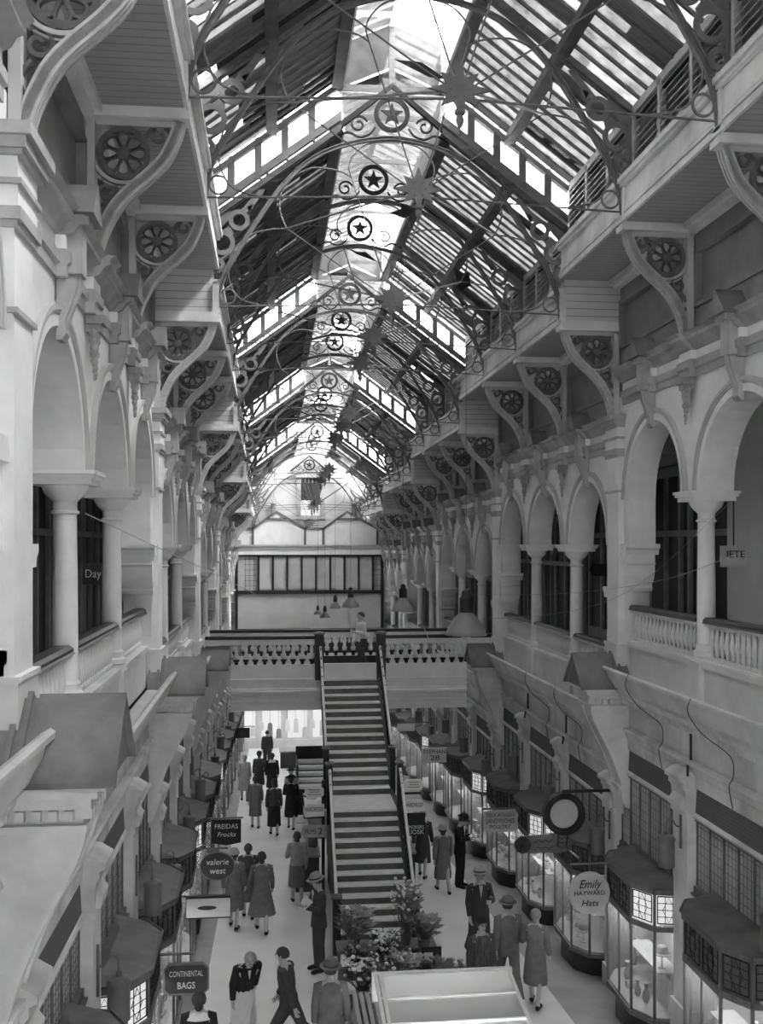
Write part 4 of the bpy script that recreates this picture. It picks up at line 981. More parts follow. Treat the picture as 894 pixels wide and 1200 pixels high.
# ================================================================== PEOPLE
def V3(*a): return Vector(a)
def rotx(p, c, a):
    """turn P about the X axis through C (positive = swings forward, towards -Y)"""
    d = p - c; return c + Vector((d.x, d.y * math.cos(a) + d.z * math.sin(a), -d.y * math.sin(a) + d.z * math.cos(a)))
def skeleton(pose):
    lean, st, arms = pose.get('lean', 0), pose.get('stride', 0), pose.get('arms', 'down')
    J = {}
    pel = V3(0, 0, 0.93); J['pelvis'] = pel
    for nm, p in dict(waist=(0, 0.005, 1.08), chest=(0, 0.0, 1.27), upper=(0, 0.005, 1.39), neck=(0, -0.01, 1.47), jaw=(0, -0.03, 1.535), head=(0, -0.025, 1.61), crown=(0, -0.015, 1.675)).items(): J[nm] = rotx(V3(*p), pel, -lean)
    hd = pose.get('nod', 0)
    for nm in ('jaw', 'head', 'crown'): J[nm] = rotx(J[nm], J['neck'], -hd)
    for s, q in ((-1, 'r'), (1, 'l')):
        J['sh' + q] = rotx(V3(s * 0.165, 0.005, 1.40), pel, -lean)
        sw = st * (1 if s > 0 else -1)
        if arms == 'read': el, wr = V3(s * 0.22, -0.10, 1.16), V3(s * 0.10, -0.30, 1.22)
        elif arms == 'hold': el, wr = V3(s * 0.23, -0.02, 1.14), V3(s * 0.09, -0.22, 1.08)
        elif arms == 'one' and s > 0: el, wr = V3(s * 0.24, -0.02, 1.14), V3(s * 0.12, -0.25, 1.20)
        else:
            el = rotx(V3(s * 0.215, 0.02, 1.13), V3(s * 0.165, 0.005, 1.40), -sw * 0.7); wr = rotx(V3(s * 0.225, -0.02, 0.88), V3(s * 0.165, 0.005, 1.40), -sw * 0.8 + 0.05)
        J['el' + q], J['wr' + q] = rotx(el, pel, -lean), rotx(wr, pel, -lean)
        d = (J['wr' + q] - J['el' + q]).normalized(); J['pa' + q] = J['wr' + q] + d * 0.065
        side = Vector((1, 0, 0)); fw = d.cross(side); fw = fw.normalized() if fw.length > 0.1 else V3(0, -1, 0)
        side = fw.cross(d).normalized()
        for i, (off, ln) in enumerate(((-0.030, 0.062), (-0.010, 0.074), (0.010, 0.070), (0.029, 0.055))):
            b = J['pa' + q] + fw * off + d * 0.012; m_ = b + d * ln * 0.55 + side * (-s * 0.012); J['f%d%s' % (i, q)] = m_; J['t%d%s' % (i, q)] = m_ + d * ln * 0.35 + side * (-s * 0.03)
        J['th' + q] = J['wr' + q] + d * 0.045 + fw * -0.045; J['tt' + q] = J['th' + q] + d * 0.035 + fw * -0.012 + side * (-s * 0.012)
        hp = V3(s * 0.09, 0, 0.90); J['hip' + q] = hp
        kn, an = V3(s * 0.095, -0.01, 0.49), V3(s * 0.095, 0.02, 0.075)
        kn = rotx(kn, hp, sw); an = rotx(rotx(an, V3(s * 0.095, -0.01, 0.49), -abs(st) * (0.9 if sw < 0 else 0.1)), hp, sw)
        J['kn' + q], J['an' + q] = kn, an; J['to' + q] = an + V3(s * 0.015, -0.15, -0.045)
    return J
def body_mesh(J):
    names = list(J); idx = {n: i for i, n in enumerate(names)}
    ed = [('pelvis', 'waist'), ('waist', 'chest'), ('chest', 'upper'), ('upper', 'neck'), ('neck', 'jaw'), ('jaw', 'head'), ('head', 'crown')]
    for q in 'rl':
        ed += [('upper', 'sh' + q), ('sh' + q, 'el' + q), ('el' + q, 'wr' + q), ('wr' + q, 'pa' + q), ('pelvis', 'hip' + q), ('hip' + q, 'kn' + q), ('kn' + q, 'an' + q), ('an' + q, 'to' + q), ('wr' + q, 'th' + q), ('th' + q, 'tt' + q)]
        for i in range(4): ed += [('pa' + q, 'f%d%s' % (i, q)), ('f%d%s' % (i, q), 't%d%s' % (i, q))]
    rad = dict(pelvis=(.14, .10), waist=(.12, .09), chest=(.15, .11), upper=(.12, .09), neck=(.055, .055), jaw=(.062, .07), head=(.078, .092), crown=(.06, .075))
    for q in 'rl':
        rad.update({'sh' + q: (.062, .062), 'el' + q: (.043, .043), 'wr' + q: (.028, .028), 'pa' + q: (.034, .02), 'hip' + q: (.085, .09), 'kn' + q: (.056, .056), 'an' + q: (.038, .042), 'to' + q: (.036, .026), 'th' + q: (.013, .013), 'tt' + q: (.009, .009)})
        for i in range(4): rad['f%d%s' % (i, q)] = (.009, .009); rad['t%d%s' % (i, q)] = (.007, .007)
    me = bpy.data.meshes.new('person_body'); me.from_pydata([tuple(J[n]) for n in names], [(idx[a], idx[b]) for a, b in ed], [])
    o = bpy.data.objects.new('tmp', me); COL.objects.link(o)
    o.modifiers.new('skin', 'SKIN'); sv = me.skin_vertices[0].data
    for n in names: sv[idx[n]].radius = rad[n]
    sv[idx['pelvis']].use_root = True
    sb = o.modifiers.new('sub', 'SUBSURF'); sb.levels = sb.render_levels = 1
    dg = bpy.context.evaluated_depsgraph_get(); dg.update()
    nm = bpy.data.meshes.new_from_object(o.evaluated_get(dg)); bpy.data.objects.remove(o)
    return nm
def loft(mb, rings, n=14):
    v = []; f = []
    for c, rx, ry in rings:
        for j in range(n): a = 2 * PI * j / n; v.append((c[0] + rx * math.cos(a), c[1] + ry * math.sin(a), c[2]))
    for i in range(len(rings) - 1):
        for j in range(n): f.append((i * n + j, i * n + (j + 1) % n, (i + 1) * n + (j + 1) % n, (i + 1) * n + j))
    return mb.add(v, f)
def person(label, x, y, rz_, H, pose, wear, z=None, group=None):
    t = thing('person', label, 'person', (x, y, floor_z(y) if z is None else z), rz_, group); s = H / 1.72; t.scale = (s, s, s)
    J = skeleton(pose)
    lo = min(J['anr'].z, J['anl'].z) - 0.09
    if abs(lo) > 1e-3:
        for k_ in J: J[k_] = J[k_] - V3(0, 0, lo)
    me = body_mesh(J); me.materials.append(M['skin']); me.polygons.foreach_set('use_smooth', [True] * len(me.polygons))
    b = bpy.data.objects.new('body', me); COL.objects.link(b); b.parent = t
    # face
    hd = J['head']; fa_ = (J['head'] - V3(0, 0, 0)); up = (J['crown'] - J['jaw']).normalized(); fwd = V3(1, 0, 0).cross(up).normalized() * 1.0
    if fwd.y > 0: fwd = -fwd
    rt = V3(1, 0, 0)
    def hp(a, b_, c): return hd + rt * a + fwd * b_ + up * c
    mb = MB(); mb.tube([hp(0, 0.088, 0.015), hp(0, 0.108, -0.018), hp(0, 0.09, -0.028)], [0.009, 0.014, 0.01], 6)
    for s_ in (-1, 1): mb.tube([hp(s_ * 0.078, -0.005, 0.02), hp(s_ * 0.09, -0.012, 0.005), hp(s_ * 0.078, -0.005, -0.025)], [0.008, 0.013, 0.007], 6)
    mb.build('nose_and_ears', 'skin', t)
    mb = MB()
    for s_ in (-1, 1): mb.ball(tuple(hp(s_ * 0.03, 0.083, 0.012)), 0.010, 6, 4); mb.tube([hp(s_ * 0.018, 0.09, 0.03), hp(s_ * 0.045, 0.08, 0.032)], 0.004, 4)
    mb.tube([hp(-0.02, 0.086, -0.052), hp(0, 0.092, -0.052), hp(0.02, 0.086, -0.052)], 0.005, 4)
    mb.build('eyes_and_mouth', 'ink', t)
    # hair
    mb = MB()
    def cap(r0, rows, back):
        n = 14; v = []; f = []
        for i in range(rows + 1):
            th = (PI * 0.62) * i / rows
            for j in range(n):
                a = 2 * PI * j / n; ex = max(0, -math.sin(a)); thj = th * (1 - 0.42 * ex)
                v.append(tuple(hd + rt * (r0 * 0.92 * math.sin(thj) * math.cos(a)) + fwd * (-r0 * 1.06 * math.sin(thj) * math.sin(a) - 0.012) + up * (r0 * math.cos(thj) * 1.04 + 0.012)))
        for i in range(rows):
            for j in range(n): f.append((i * n + j, i * n + (j + 1) % n, (i + 1) * n + (j + 1) % n, (i + 1) * n + j))
        mb.add(v, f)
    cap(0.108 if wear.get('woman') else 0.100, 6, 0)
    if wear.get('woman'): mb.ball(tuple(hp(0, -0.075, -0.06)), 0.06, 10, 6)
    mb.build('hair', wear.get('hair', 'hair'), t, smooth=80)
    up_ = lambda z, y=0: rotx(V3(0, y, z) - V3(0, 0, lo), J['pelvis'], -pose.get('lean', 0))
    coat = wear['coat']; hem = wear.get('hem', 0.86)
    mb = MB()
    rings = [(up_(1.465), .065, .06), (up_(1.44), .13, .085), (up_(1.40), .195, .11), (up_(1.30), .19, .125), (up_(1.20), .175, .125), (up_(1.08), .155 if wear.get('woman') else .168, .115)]
    fl = wear.get('flare', 1.0)
    zs = [0.98, 0.90] + ([0.74, 0.58] if hem < 0.6 else []) + [hem]
    for zz in zs:
        if zz < hem: continue
        w_ = (.175 + (0.98 - zz) * 0.10 * fl); rings.append((V3(0, 0.0, zz - lo), w_, w_ * 0.76))
    loft(mb, rings)
    for q in 'rl':
        mb.tube([J['sh' + q] + (J['upper'] - J['sh' + q]) * 0.25, J['sh' + q], (J['sh' + q] + J['el' + q]) / 2, J['el' + q], J['wr' + q] + (J['el' + q] - J['wr' + q]) * 0.08], [.075, .078, .066, .060, .046 * wear.get('cuff', 1)], 10)
    mb.build('coat', coat, t, smooth=60)
    if wear.get('shirt'):
        mb = MB(); mb.prism([(-0.035, up_(1.45).z), (0.035, up_(1.45).z), (0.0, up_(1.22).z)], 'y', up_(1.35).y - 0.125, up_(1.35).y - 0.105); mb.build('shirt_front', wear['shirt'], t)
    if wear.get('collar'):
        mb = MB(); loft(mb, [(up_(1.47), .075, .07), (up_(1.44), .15, .10), (up_(1.395), .205, .125), (up_(1.38), .20, .122)]); mb.build('collar', wear['collar'], t, smooth=60)
    if wear.get('skirt'):
        mb = MB(); hz = wear.get('skirthem', 0.42); loft(mb, [(V3(0, 0, 1.06 - lo), .14, .105), (V3(0, 0, 0.92 - lo), .185, .14), (V3(0, 0, 0.7 - lo), .20, .155), (V3(0, -0.01, hz - lo), .215, .17), (V3(0, -0.01, hz + 0.005 - lo), .19, .15)], 18); mb.build('skirt', wear['skirt'], t, smooth=60)
    if wear.get('trousers'):
        mb = MB()
        for q in 'rl': mb.tube([J['hip' + q] + V3(0, 0, 0.10), J['hip' + q], (J['hip' + q] + J['kn' + q]) / 2, J['kn' + q], J['an' + q] + V3(0, 0, 0.0)], [.10, .105, .092, .08, .078], 12)
        mb.build('trousers', wear['trousers'], t, smooth=60)
    for q in 'rl':
        a, to = J['an' + q], J['to' + q]; mb = MB()
        mb.tube([a + V3(0, 0.05, -0.035), a + V3(0, 0.02, -0.03), (a + to) / 2 + V3(0, 0, -0.008), to, to + V3(0, -0.05, -0.005)], [.028, .042, .042, .043, .024], 8)
        mb.build('shoe', wear.get('shoes', 'cloth0'), t, smooth=60)
    h = wear.get('hat')
    if h:
        mb = MB(); n = 18; o_ = hd + up * 0.052
        def ringp(r_, hgt, tilt=0): return [tuple(o_ + rt * (r_ * 0.92 * math.cos(2 * PI * j / n)) + fwd * (-r_ * math.sin(2 * PI * j / n)) + up * (hgt + tilt * math.sin(2 * PI * j / n))) for j in range(n)]
        prof = {'fedora': [(0.165, 0.0), (0.168, 0.006), (0.112, 0.010), (0.105, 0.075), (0.085, 0.105), (0.03, 0.095)], 'cloche': [(0.13, -0.015), (0.135, -0.005), (0.112, 0.01), (0.105, 0.06), (0.07, 0.09), (0.02, 0.095)], 'pill': [(0.10, 0.02), (0.105, 0.03), (0.10, 0.085), (0.06, 0.10), (0.02, 0.105)], 'wide': [(0.20, 0.0), (0.205, 0.006), (0.11, 0.015), (0.10, 0.07), (0.06, 0.09), (0.02, 0.09)]}[h]
        v = [p for r_, hg in prof for p in ringp(r_, hg, 0.015 if h in ('fedora', 'wide') else 0)]
        f = [(i * n + j, i * n + (j + 1) % n, (i + 1) * n + (j + 1) % n, (i + 1) * n + j) for i in range(len(prof) - 1) for j in range(n)] + [tuple(range((len(prof) - 1) * n, len(prof) * n)), tuple(range(n))[::-1]]
        mb.add(v, f); ho = mb.build('hat', wear.get('hatm', 'cloth2'), t, smooth=50)
        if h == 'fedora':
            mb = MB(); v = ringp(0.115, 0.012) + ringp(0.112, 0.04); mb.add(v, [(j, (j + 1) % n, n + (j + 1) % n, n + j) for j in range(n)]); mb.build('hat_band', 'cloth1', ho)
    return t, J, s
def W(**k): return k
man = lambda coat='cloth1', **k: dict(coat=coat, trousers=k.pop('trousers', coat), shirt='cloth4', hem=0.80, **k)
wom = lambda coat='cloth2', **k: dict(woman=1, coat=coat, skirt=k.pop('skirt', coat), **k)
ppl = []
def add(*a, **k): ppl.append(person(*a, **k)); return ppl[-1]
rd = add('man in dark suit and pale fedora reading a newspaper beside the stairs', -1.14, 18.7, math.radians(-75), 1.75, dict(arms='read', nod=0.25), man('cloth1', hat='fedora', hatm='cloth3'))
mb = MB(); mb.hull8([(-0.20, 0, 0), (0.0, -0.05, 0), (0.0, -0.05, 0.005), (-0.20, 0, 0.005)], [(-0.20, 0.09, 0.22), (0.0, 0.04, 0.22), (0.0, 0.04, 0.225), (-0.20, 0.09, 0.225)]); mb.hull8([(0.0, -0.05, 0), (0.20, 0, 0), (0.20, 0, 0.005), (0.0, -0.05, 0.005)], [(0.0, 0.04, 0.22), (0.20, 0.09, 0.22), (0.20, 0.09, 0.225), (0.0, 0.04, 0.225)])
a = math.radians(-75); wz = floor_z(18.7) + 1.20
np_ = mb.build('newspaper', 'paper', None, (-1.14 + 0.36 * math.sin(a), 18.7 - 0.36 * math.cos(a), wz)); np_.rotation_euler = (-0.5, 0, a)
tag(np_, 'open newspaper held by the man beside the stairs', 'newspaper')
add('woman in striped fur coat and small dark hat behind the glass counter', 1.32, 16.05, 0.25, 1.60, dict(arms='down'), wom('fur', hem=0.45, flare=1.5, cuff=1.5, hat='pill', hatm='cloth0', skirt='cloth1', skirthem=0.5))
add('man in dark suit, white shirt and pale hat walking behind the fur-coated woman', 1.85, 18.8, 0.1, 1.76, dict(stride=0.3, arms='one'), man('cloth1', hat='fedora', hatm='cloth3'))
add('man in black suit and dark hat reading a booklet with bowed head', 2.5, 24.25, math.radians(60), 1.74, dict(arms='read', nod=0.45), man('cloth0', hat='fedora', hatm='cloth0'))
pb = MB(); pb.box(-0.10, 0.10, -0.01, 0.01, 0, 0.15); a = math.radians(60); o = pb.build('booklet', 'paper', None, (2.5 + 0.34 * math.sin(a), 24.25 - 0.34 * math.cos(a), floor_z(24.25) + 1.17)); o.rotation_euler = (-0.6, 0, a); tag(o, 'small pale booklet in the hands of the man in black', 'booklet')
add('woman in a grey patterned coat walking beside the striding man near the kiosk signs', 2.0, 23.75, PI, 1.62, dict(stride=0.35), wom('cloth2', hem=0.5, hat='cloche', hatm='cloth3'))
add('grey-haired person in a dark jacket beside the SMOKERS KIOSK sign', 1.75, 25.3, PI * 0.9, 1.68, dict(stride=0.25), wom('cloth1', hem=0.8, hair='hairgrey'))
add('grey-haired woman in a plain grey coat near the round Emily HAYWARD sign', 2.32, 16.5, PI * 0.85, 1.60, dict(stride=0.2, arms='one'), wom('cloth2', hem=0.48, hair='hairgrey'))
add('tall man in a dark overcoat walking away next to the woman in the belted coat', 1.95, 16.9, PI, 1.72, dict(stride=0.4), man('cloth2', hat='fedora', hatm='cloth2'))
add('woman in a dark wrapped skirt and pale blouse walking alone left of the stairs', -1.42, 23.35, PI, 1.62, dict(stride=0.15, arms='one'), wom('cloth3', skirt='cloth2', hem=0.9))
add('woman in a long black dress and black hat, walking away in the crowd', -1.92, 31.1, PI, 1.66, dict(stride=0.15), wom('cloth1', skirt='cloth0', skirthem=0.3, hat='cloche', hatm='cloth1'))
add('woman in a black coat and wide black hat in the crowd', -1.39, 31.9, PI * 0.95, 1.68, dict(stride=0.2, arms='hold'), wom('cloth0', hem=0.5, hat='wide', hatm='cloth0'))
add('woman in a plain grey knee-length dress walking away in the crowd', -2.5, 32.3, PI, 1.62, dict(stride=0.15), wom('cloth2', hem=0.8))
add('person in a loose light grey overcoat beside the left shop windows', -2.97, 37.4, PI, 1.66, dict(stride=0.1), wom('cloth3', hem=0.42, flare=1.3, hairgrey=1, hair='hairgrey'))
add('person in a black coat with broad white collar in the crowd', -1.97, 37.8, PI, 1.66, dict(stride=0.1), wom('cloth0', hem=0.45, collar='cloth4'))
add('man in a dark suit walking away, farthest figure before the lit stalls', -2.18, 45.6, PI, 1.72, dict(stride=0.15), man('cloth1'))
add('woman in a dark coat beside the figure with the white collar', -2.45, 38.6, PI, 1.62, dict(stride=0.15), wom('cloth1', hem=0.5, hat='cloche', hatm='cloth1'))
add('woman in a pale blouse and grey skirt near the striped stall stairs', -1.35, 34.2, 0.4, 1.58, dict(stride=0.1, arms='hold'), wom('cloth3', skirt='cloth3', hem=0.9, hat='wide', hatm='cloth1'))
add('tall woman in a long flowing grey coat walking past the oval sign', -2.2, 21.2, PI, 1.68, dict(stride=0.3, arms='one'), wom('cloth2', hem=0.42, flare=2.2))
add('woman in a dark grey coat close to the oval sign, beside the tall woman', -2.78, 21.6, PI * 0.95, 1.64, dict(stride=0.2), wom('cloth2', hem=0.5, hat='cloche', hatm='cloth3'))
add('woman in dark jacket and grey skirt near the oval sign', -2.5, 22.3, PI, 1.60, dict(stride=0.15, arms='hold'), wom('cloth1', hem=0.7, skirt='cloth2'))
add('stooping person in a black jacket over white clothes at the front of the walkway', -2.42, 15.5, 0.35, 1.62, dict(lean=0.45, stride=0.3, nod=0.2), wom('cloth0', skirt='cloth4', hem=0.86, shirt='cloth4', hair='hairgrey'))
add('man in a dark suit striding across the front of the walkway', -1.75, 14.95, -1.9, 1.70, dict(lean=0.12, stride=0.5), man('cloth1'))
add('man in a grey jacket seen from behind beside the flower buckets', -1.2, 13.95, PI, 1.70, dict(), man('cloth2', hat='fedora', hatm='cloth2'))
add('dark-haired woman in black with a white collar below the continental bags sign', -2.92, 13.2, PI, 1.64, dict(), wom('cloth0', hem=0.5, collar='cloth4'))
add('man in white shirt and dark trousers crossing the footbridge', 0.36, 26.9, -1.2, 1.66, dict(stride=0.2, arms='one'), dict(coat='cloth4', trousers='cloth1', hem=0.92), z=-3.455)

# ================================================================== SIGNS
def text(body, parent, x, z, size, m='ink', width=None, shear=0.0, y=-0.03, name='lettering'):
    """lettering as solid letters standing on a board"""
    c = bpy.data.curves.new(name, 'FONT'); c.body = body; c.size = size; c.align_x = 'CENTER'; c.align_y = 'CENTER'; c.extrude = 0.003; c.shear = shear; c.resolution_u = 3
    q = bpy.data.objects.new('tmp', c); COL.objects.link(q); dg = bpy.context.evaluated_depsgraph_get(); dg.update()
    me = bpy.data.meshes.new_from_object(q.evaluated_get(dg)); bpy.data.objects.remove(q); bpy.data.curves.remove(c)
    me.materials.clear(); me.materials.append(M[m]); me.name = name
    o = bpy.data.objects.new(name, me); COL.objects.link(o); o.parent = parent; o.location = (x, y, z); o.rotation_euler = (PI / 2, 0, 0)
    if width:
        xs_ = [v.co.x for v in me.vertices]; w = max(xs_) - min(xs_)
        if w > 0: o.scale = (width / w, 1, 1)
    return o
def sign(name, label, x, y, z, outline, m, edge=None, arm=None, cat='sign'):
    """board standing out from the wall, facing along the arcade; outline in (x, z) about its centre"""
    t = thing(name, label, cat, (x, y, z))
    mb = MB(); mb.prism(outline, 'y', -0.02, 0.02); mb.build('board', m, t)
    if edge: mb = MB(); mb.band(outline, 0.022, 'y', -0.027, 0.027, True); mb.build('border', edge, t)
    if arm:
        mb = MB(); mb.tube([(arm[0], 0, arm[2]), (arm[1], 0, arm[2])], 0.018, 6)
        for q in arm[3:]: mb.tube([(q, 0, arm[2]), (q, 0, arm[2] - arm_drop)], 0.008, 5)
        mb.build('iron_arm', 'iron', t)
    return t
def rect(w, h, cut=0.0):
    w, h = w / 2, h / 2
    if not cut: return [(-w, -h), (w, -h), (w, h), (-w, h)]
    return [(-w + cut, -h), (w - cut, -h), (w, -h + cut), (w, h - cut), (w - cut, h), (-w + cut, h), (-w, h - cut), (-w, -h + cut)]
def oval(rx, rz_): return [(rx * math.cos(2 * PI * i / 32), rz_ * math.sin(2 * PI * i / 32)) for i in range(32)]
arm_drop = 0.1
t = sign('hanging_sign', 'dark round-cornered sign reading CONTINENTAL BAGS on the left wall', -3.08, 13.22, -5.53, rect(0.55, 0.38, 0.06), 'signdark', 'signmid', (-0.75, 0.1, 0.32, -0.1, 0.05)); text('CONTINENTAL', t, 0, 0.07, 0.10, 'chalk', 0.42); text('BAGS', t, 0, -0.08, 0.12, 'chalk', 0.22)
t = sign('hanging_sign', 'pale oblong sign with a small dark capsule mark, between CONTINENTAL BAGS and the oval sign', -3.0, 16.49, -5.78, rect(0.70, 0.32), 'signpale', 'ink', (-0.9, 0.36, 0.19)); 
mb = MB(); mb.prism([(x - 0.02, z) for x, z in oval(0.15, 0.032)], 'y', -0.028, 0.0); mb.build('capsule_mark', 'ink', t)
t = sign('hanging_sign', 'dark oval sign reading valerie west in pale script', -3.03, 19.85, -6.17, oval(0.33, 0.265), 'signdark', 'signmid', (-0.8, 0.2, 0.34)); text('valerie', t, 0, 0.08, 0.16, 'chalk', 0.42, 0.15); text('west', t, 0, -0.09, 0.16, 'chalk', 0.30, 0.15)
t = sign('hanging_sign', 'black sign with pointed foot reading FREIDAS Frocks in pale letters', -3.02, 23.53, -6.54, [(-0.33, -0.25), (0.0, -0.31), (0.33, -0.25), (0.33, 0.28), (-0.33, 0.28)], 'black', None, (-0.85, 0.38, 0.31)); text('FREIDAS', t, 0, 0.12, 0.15, 'chalk', 0.52); text('Frocks', t, 0, -0.06, 0.15, 'chalk', 0.42, 0.25)
sign('hanging_sign', 'small black blank sign hanging far along the left shops', -3.1, 40.2, -7.35, rect(0.53, 0.40), 'black', None, (-0.5, 0.45, 0.25))
t = sign('hanging_sign', 'grey round sign reading Emily HAYWARD Hats', 3.02, 15.84, -5.545, oval(0.335, 0.335), 'signgrey', None, (-0.32, 0.75, 0.46, 0.3)); text('Emily', t, 0, 0.14, 0.19, 'ink', 0.36, 0.3); text('HAYWARD', t, 0, 0.0, 0.10, 'ink', 0.50); text('Hats', t, 0, -0.16, 0.14, 'ink', 0.28, 0.25)
t = thing('carved_sign', 'dark carved plank-shaped sign with a round tip, below the framed disc on the right wall', 'sign', (2.84, 17.94, -5.375))
mb = MB(); mb.prism([(-0.36, -0.15), (0.2, -0.15), (0.24, -0.18), (0.50, -0.12), (0.52, 0.0), (0.50, 0.2), (0.24, 0.16), (0.2, 0.17), (-0.36, 0.15)], 'y', -0.03, 0.03); mb.build('board', 'signmid', t)
mb = MB(); mb.disc((-0.38, 0.0), 0.15, 'y', -0.035, 0.035, 20); mb.build('round_tip', 'signdark', t)
mb = MB()
for i in range(6): mb.tube([(-0.38, -0.04, 0), (-0.38 + 0.12 * math.cos(i * PI / 3), -0.04, 0.12 * math.sin(i * PI / 3))], 0.012, 5)
for zz in (0.06, -0.07): mb.tube([(x, -0.032, zz + 0.02 * math.sin(x * 50)) for x in [-0.18 + 0.015 * i for i in range(24)]], 0.008, 4)
for zz in (0.1, 0.02, -0.06): mb.tube([(x, -0.032, zz + 0.012 * math.sin(x * 70)) for x in [0.26 + 0.012 * i for i in range(18)]], 0.007, 4)
mb.build('carved_relief', 'black', t)
mb = MB(); mb.tube([(0.45, 0, -0.1), (0.75, 0, -0.36)], 0.02, 6); mb.build('stay', 'nosing', t)
t = thing('framed_disc_sign', 'round glass disc in a thick dark ring, hung over the carved sign', 'sign', (2.98, 17.13, -4.62))
mb = MB(); mb.disc((0, 0), 0.36, 'y', -0.08, 0.08, 36, 0.30); mb.disc((0, 0), 0.31, 'y', -0.05, 0.05, 36, 0.25); mb.build('ring_frame', 'black', t)
mb = MB(); mb.disc((0, 0), 0.255, 'y', -0.012, 0.012, 36); mb.build('disc', 'signgrey', t)
mb = MB(); mb.box(-0.03, 0.9, -0.02, 0.02, 0.35, 0.40); mb.build('iron_bar', 'black', t)
for q in (-0.09, 0.07): mb = MB(); mb.tube([(q, 0, -0.36), (q - 0.02, 0, -0.56)], 0.015, 5); mb.build('hanger', 'black', t)
t = sign('hanging_sign', 'grey sign reading DELICATESSEN SANDWICHES POULTRY on the right wall', 2.97, 21.91, -6.03, [(-0.38, -0.24), (0.28, -0.24), (0.38, -0.15), (0.36, 0.0), (0.38, 0.12), (0.32, 0.24), (-0.38, 0.22)], 'signgrey', None, (-0.4, 1.0, 0.27)); text('DELICATESSEN', t, -0.02, 0.13, 0.12, 'ink', 0.62); text('SANDWICHES', t, -0.02, 0.0, 0.14, 'ink', 0.64); text('POULTRY', t, -0.02, -0.13, 0.12, 'ink', 0.46)
t = sign('hanging_sign', 'white sign reading STEPHAN 28 far along the right shops', 2.97, 31.1, -6.48, rect(0.76, 0.46), 'signpale', None, (-0.4, 0.9, 0.27)); text('STEPHAN', t, 0, 0.10, 0.18, 'ink', 0.68); text('28', t, 0.02, -0.09, 0.22, 'ink', 0.28)
sign('hanging_sign', 'pale plain sign behind the STEPHAN 28 sign', 2.75, 36.0, -6.5, rect(0.62, 0.26), 'signpale', None, (-0.3, 0.9, 0.17))
def scrib(t):                                      # lines of lettering too small to read
    mb = MB()
    for zz, w_ in ((0.055, 0.13), (0.0, 0.10), (-0.055, 0.14)): mb.tube([(-w_ + w_ * 2 * i / 16, -0.022, zz + 0.012 * (i % 2)) for i in range(17)], 0.006, 4)
    mb.build('lettering', 'ink', t)
def kiosk_sign(label, x, y, z, out, m, post=True):
    t = sign('kiosk_sign', label, x, y, z, out, m)
    return t
t = kiosk_sign('grey arrow-ended sign reading FILMS 2, left of the stairs', -1.1, 22.45, -6.29, [(-0.26, -0.02), (-0.2, -0.13), (0.26, -0.13), (0.26, 0.13), (-0.2, 0.13)], 'signgrey'); text('FILMS', t, -0.05, 0, 0.14, 'ink', 0.24); text('2', t, 0.16, 0, 0.20, 'ink', 0.1)
t = kiosk_sign('pale sign reading HAIRDRESSER, left of the stairs above FILMS 2', -1.07, 22.42, -5.82, [(-0.2, -0.15), (0.22, -0.13), (0.22, 0.13), (-0.15, 0.14), (-0.24, 0.0)], 'signpale'); text('HAIRDRESSER', t, 0, 0.02, 0.13, 'ink', 0.40)
t = kiosk_sign('pale upper sign of small lettering, topmost left of the stairs', -1.07, 22.44, -5.43, rect(0.42, 0.2, 0.04), 'signpale'); scrib(t)
t = sign('kiosk_sign', 'small white domed sign standing left of FILMS 2', -1.35, 22.6, -6.12, [(-0.15, -0.12), (0.15, -0.12), (0.15, 0.0)] + [(0.15 * math.cos(PI * i / 10), 0.12 * math.sin(PI * i / 10)) for i in range(1, 10)] + [(-0.15, 0.0)], 'white'); text('-', t, 0, 0, 0.1, 'ink', 0.2)
t = kiosk_sign('pale round-cornered sign of small lettering, topmost right of the stairs', 1.12, 22.43, -5.32, rect(0.42, 0.24, 0.05), 'signpale'); scrib(t)
t = kiosk_sign('pale sign with rounded top reading HAIRDRESSER, right of the stairs', 1.14, 22.41, -5.78, [(-0.23, -0.12), (0.23, -0.12), (0.23, -0.05), (0.2, 0.08), (0.12, 0.13), (-0.15, 0.13), (-0.23, 0.08)], 'signpale'); text('HAIRDRESSER', t, 0, 0.02, 0.13, 'ink', 0.40)
t = kiosk_sign('black sign reading SMOKERS KIOSK, right of the stairs', 1.16, 22.45, -6.2, rect(0.44, 0.5), 'black'); text('SMOKERS', t, 0, -0.06, 0.11, 'signgrey' if False else 'chalk', 0.38); text('KIOSK', t, 0, -0.17, 0.14, 'chalk', 0.38)
for s in (-1, 1):
    mb = MB(); x = s * 0.87; zf = floor_z(22.55); mb.box(x - 0.035, x + 0.035, 22.5, 22.57, zf, -5.2); mb.box(min(x, s * 1.32), max(x, s * 1.32), 22.5, 22.54, -6.55, -5.25) if False else None
    mb.box(min(x, s * 1.3), max(x, s * 1.3), 22.49, 22.52, -6.02, -5.98); mb.box(min(x, s * 1.3), max(x, s * 1.3), 22.49, 22.52, -5.55, -5.5); mb.box(min(x, s * 1.3), max(x, s * 1.3), 22.49, 22.52, -6.45, -6.42)
    o = mb.build('sign_post', 'black'); tag(o, 'dark post with cross bars carrying the small signs on the %s of the stairs' % SIDE[s], 'post')
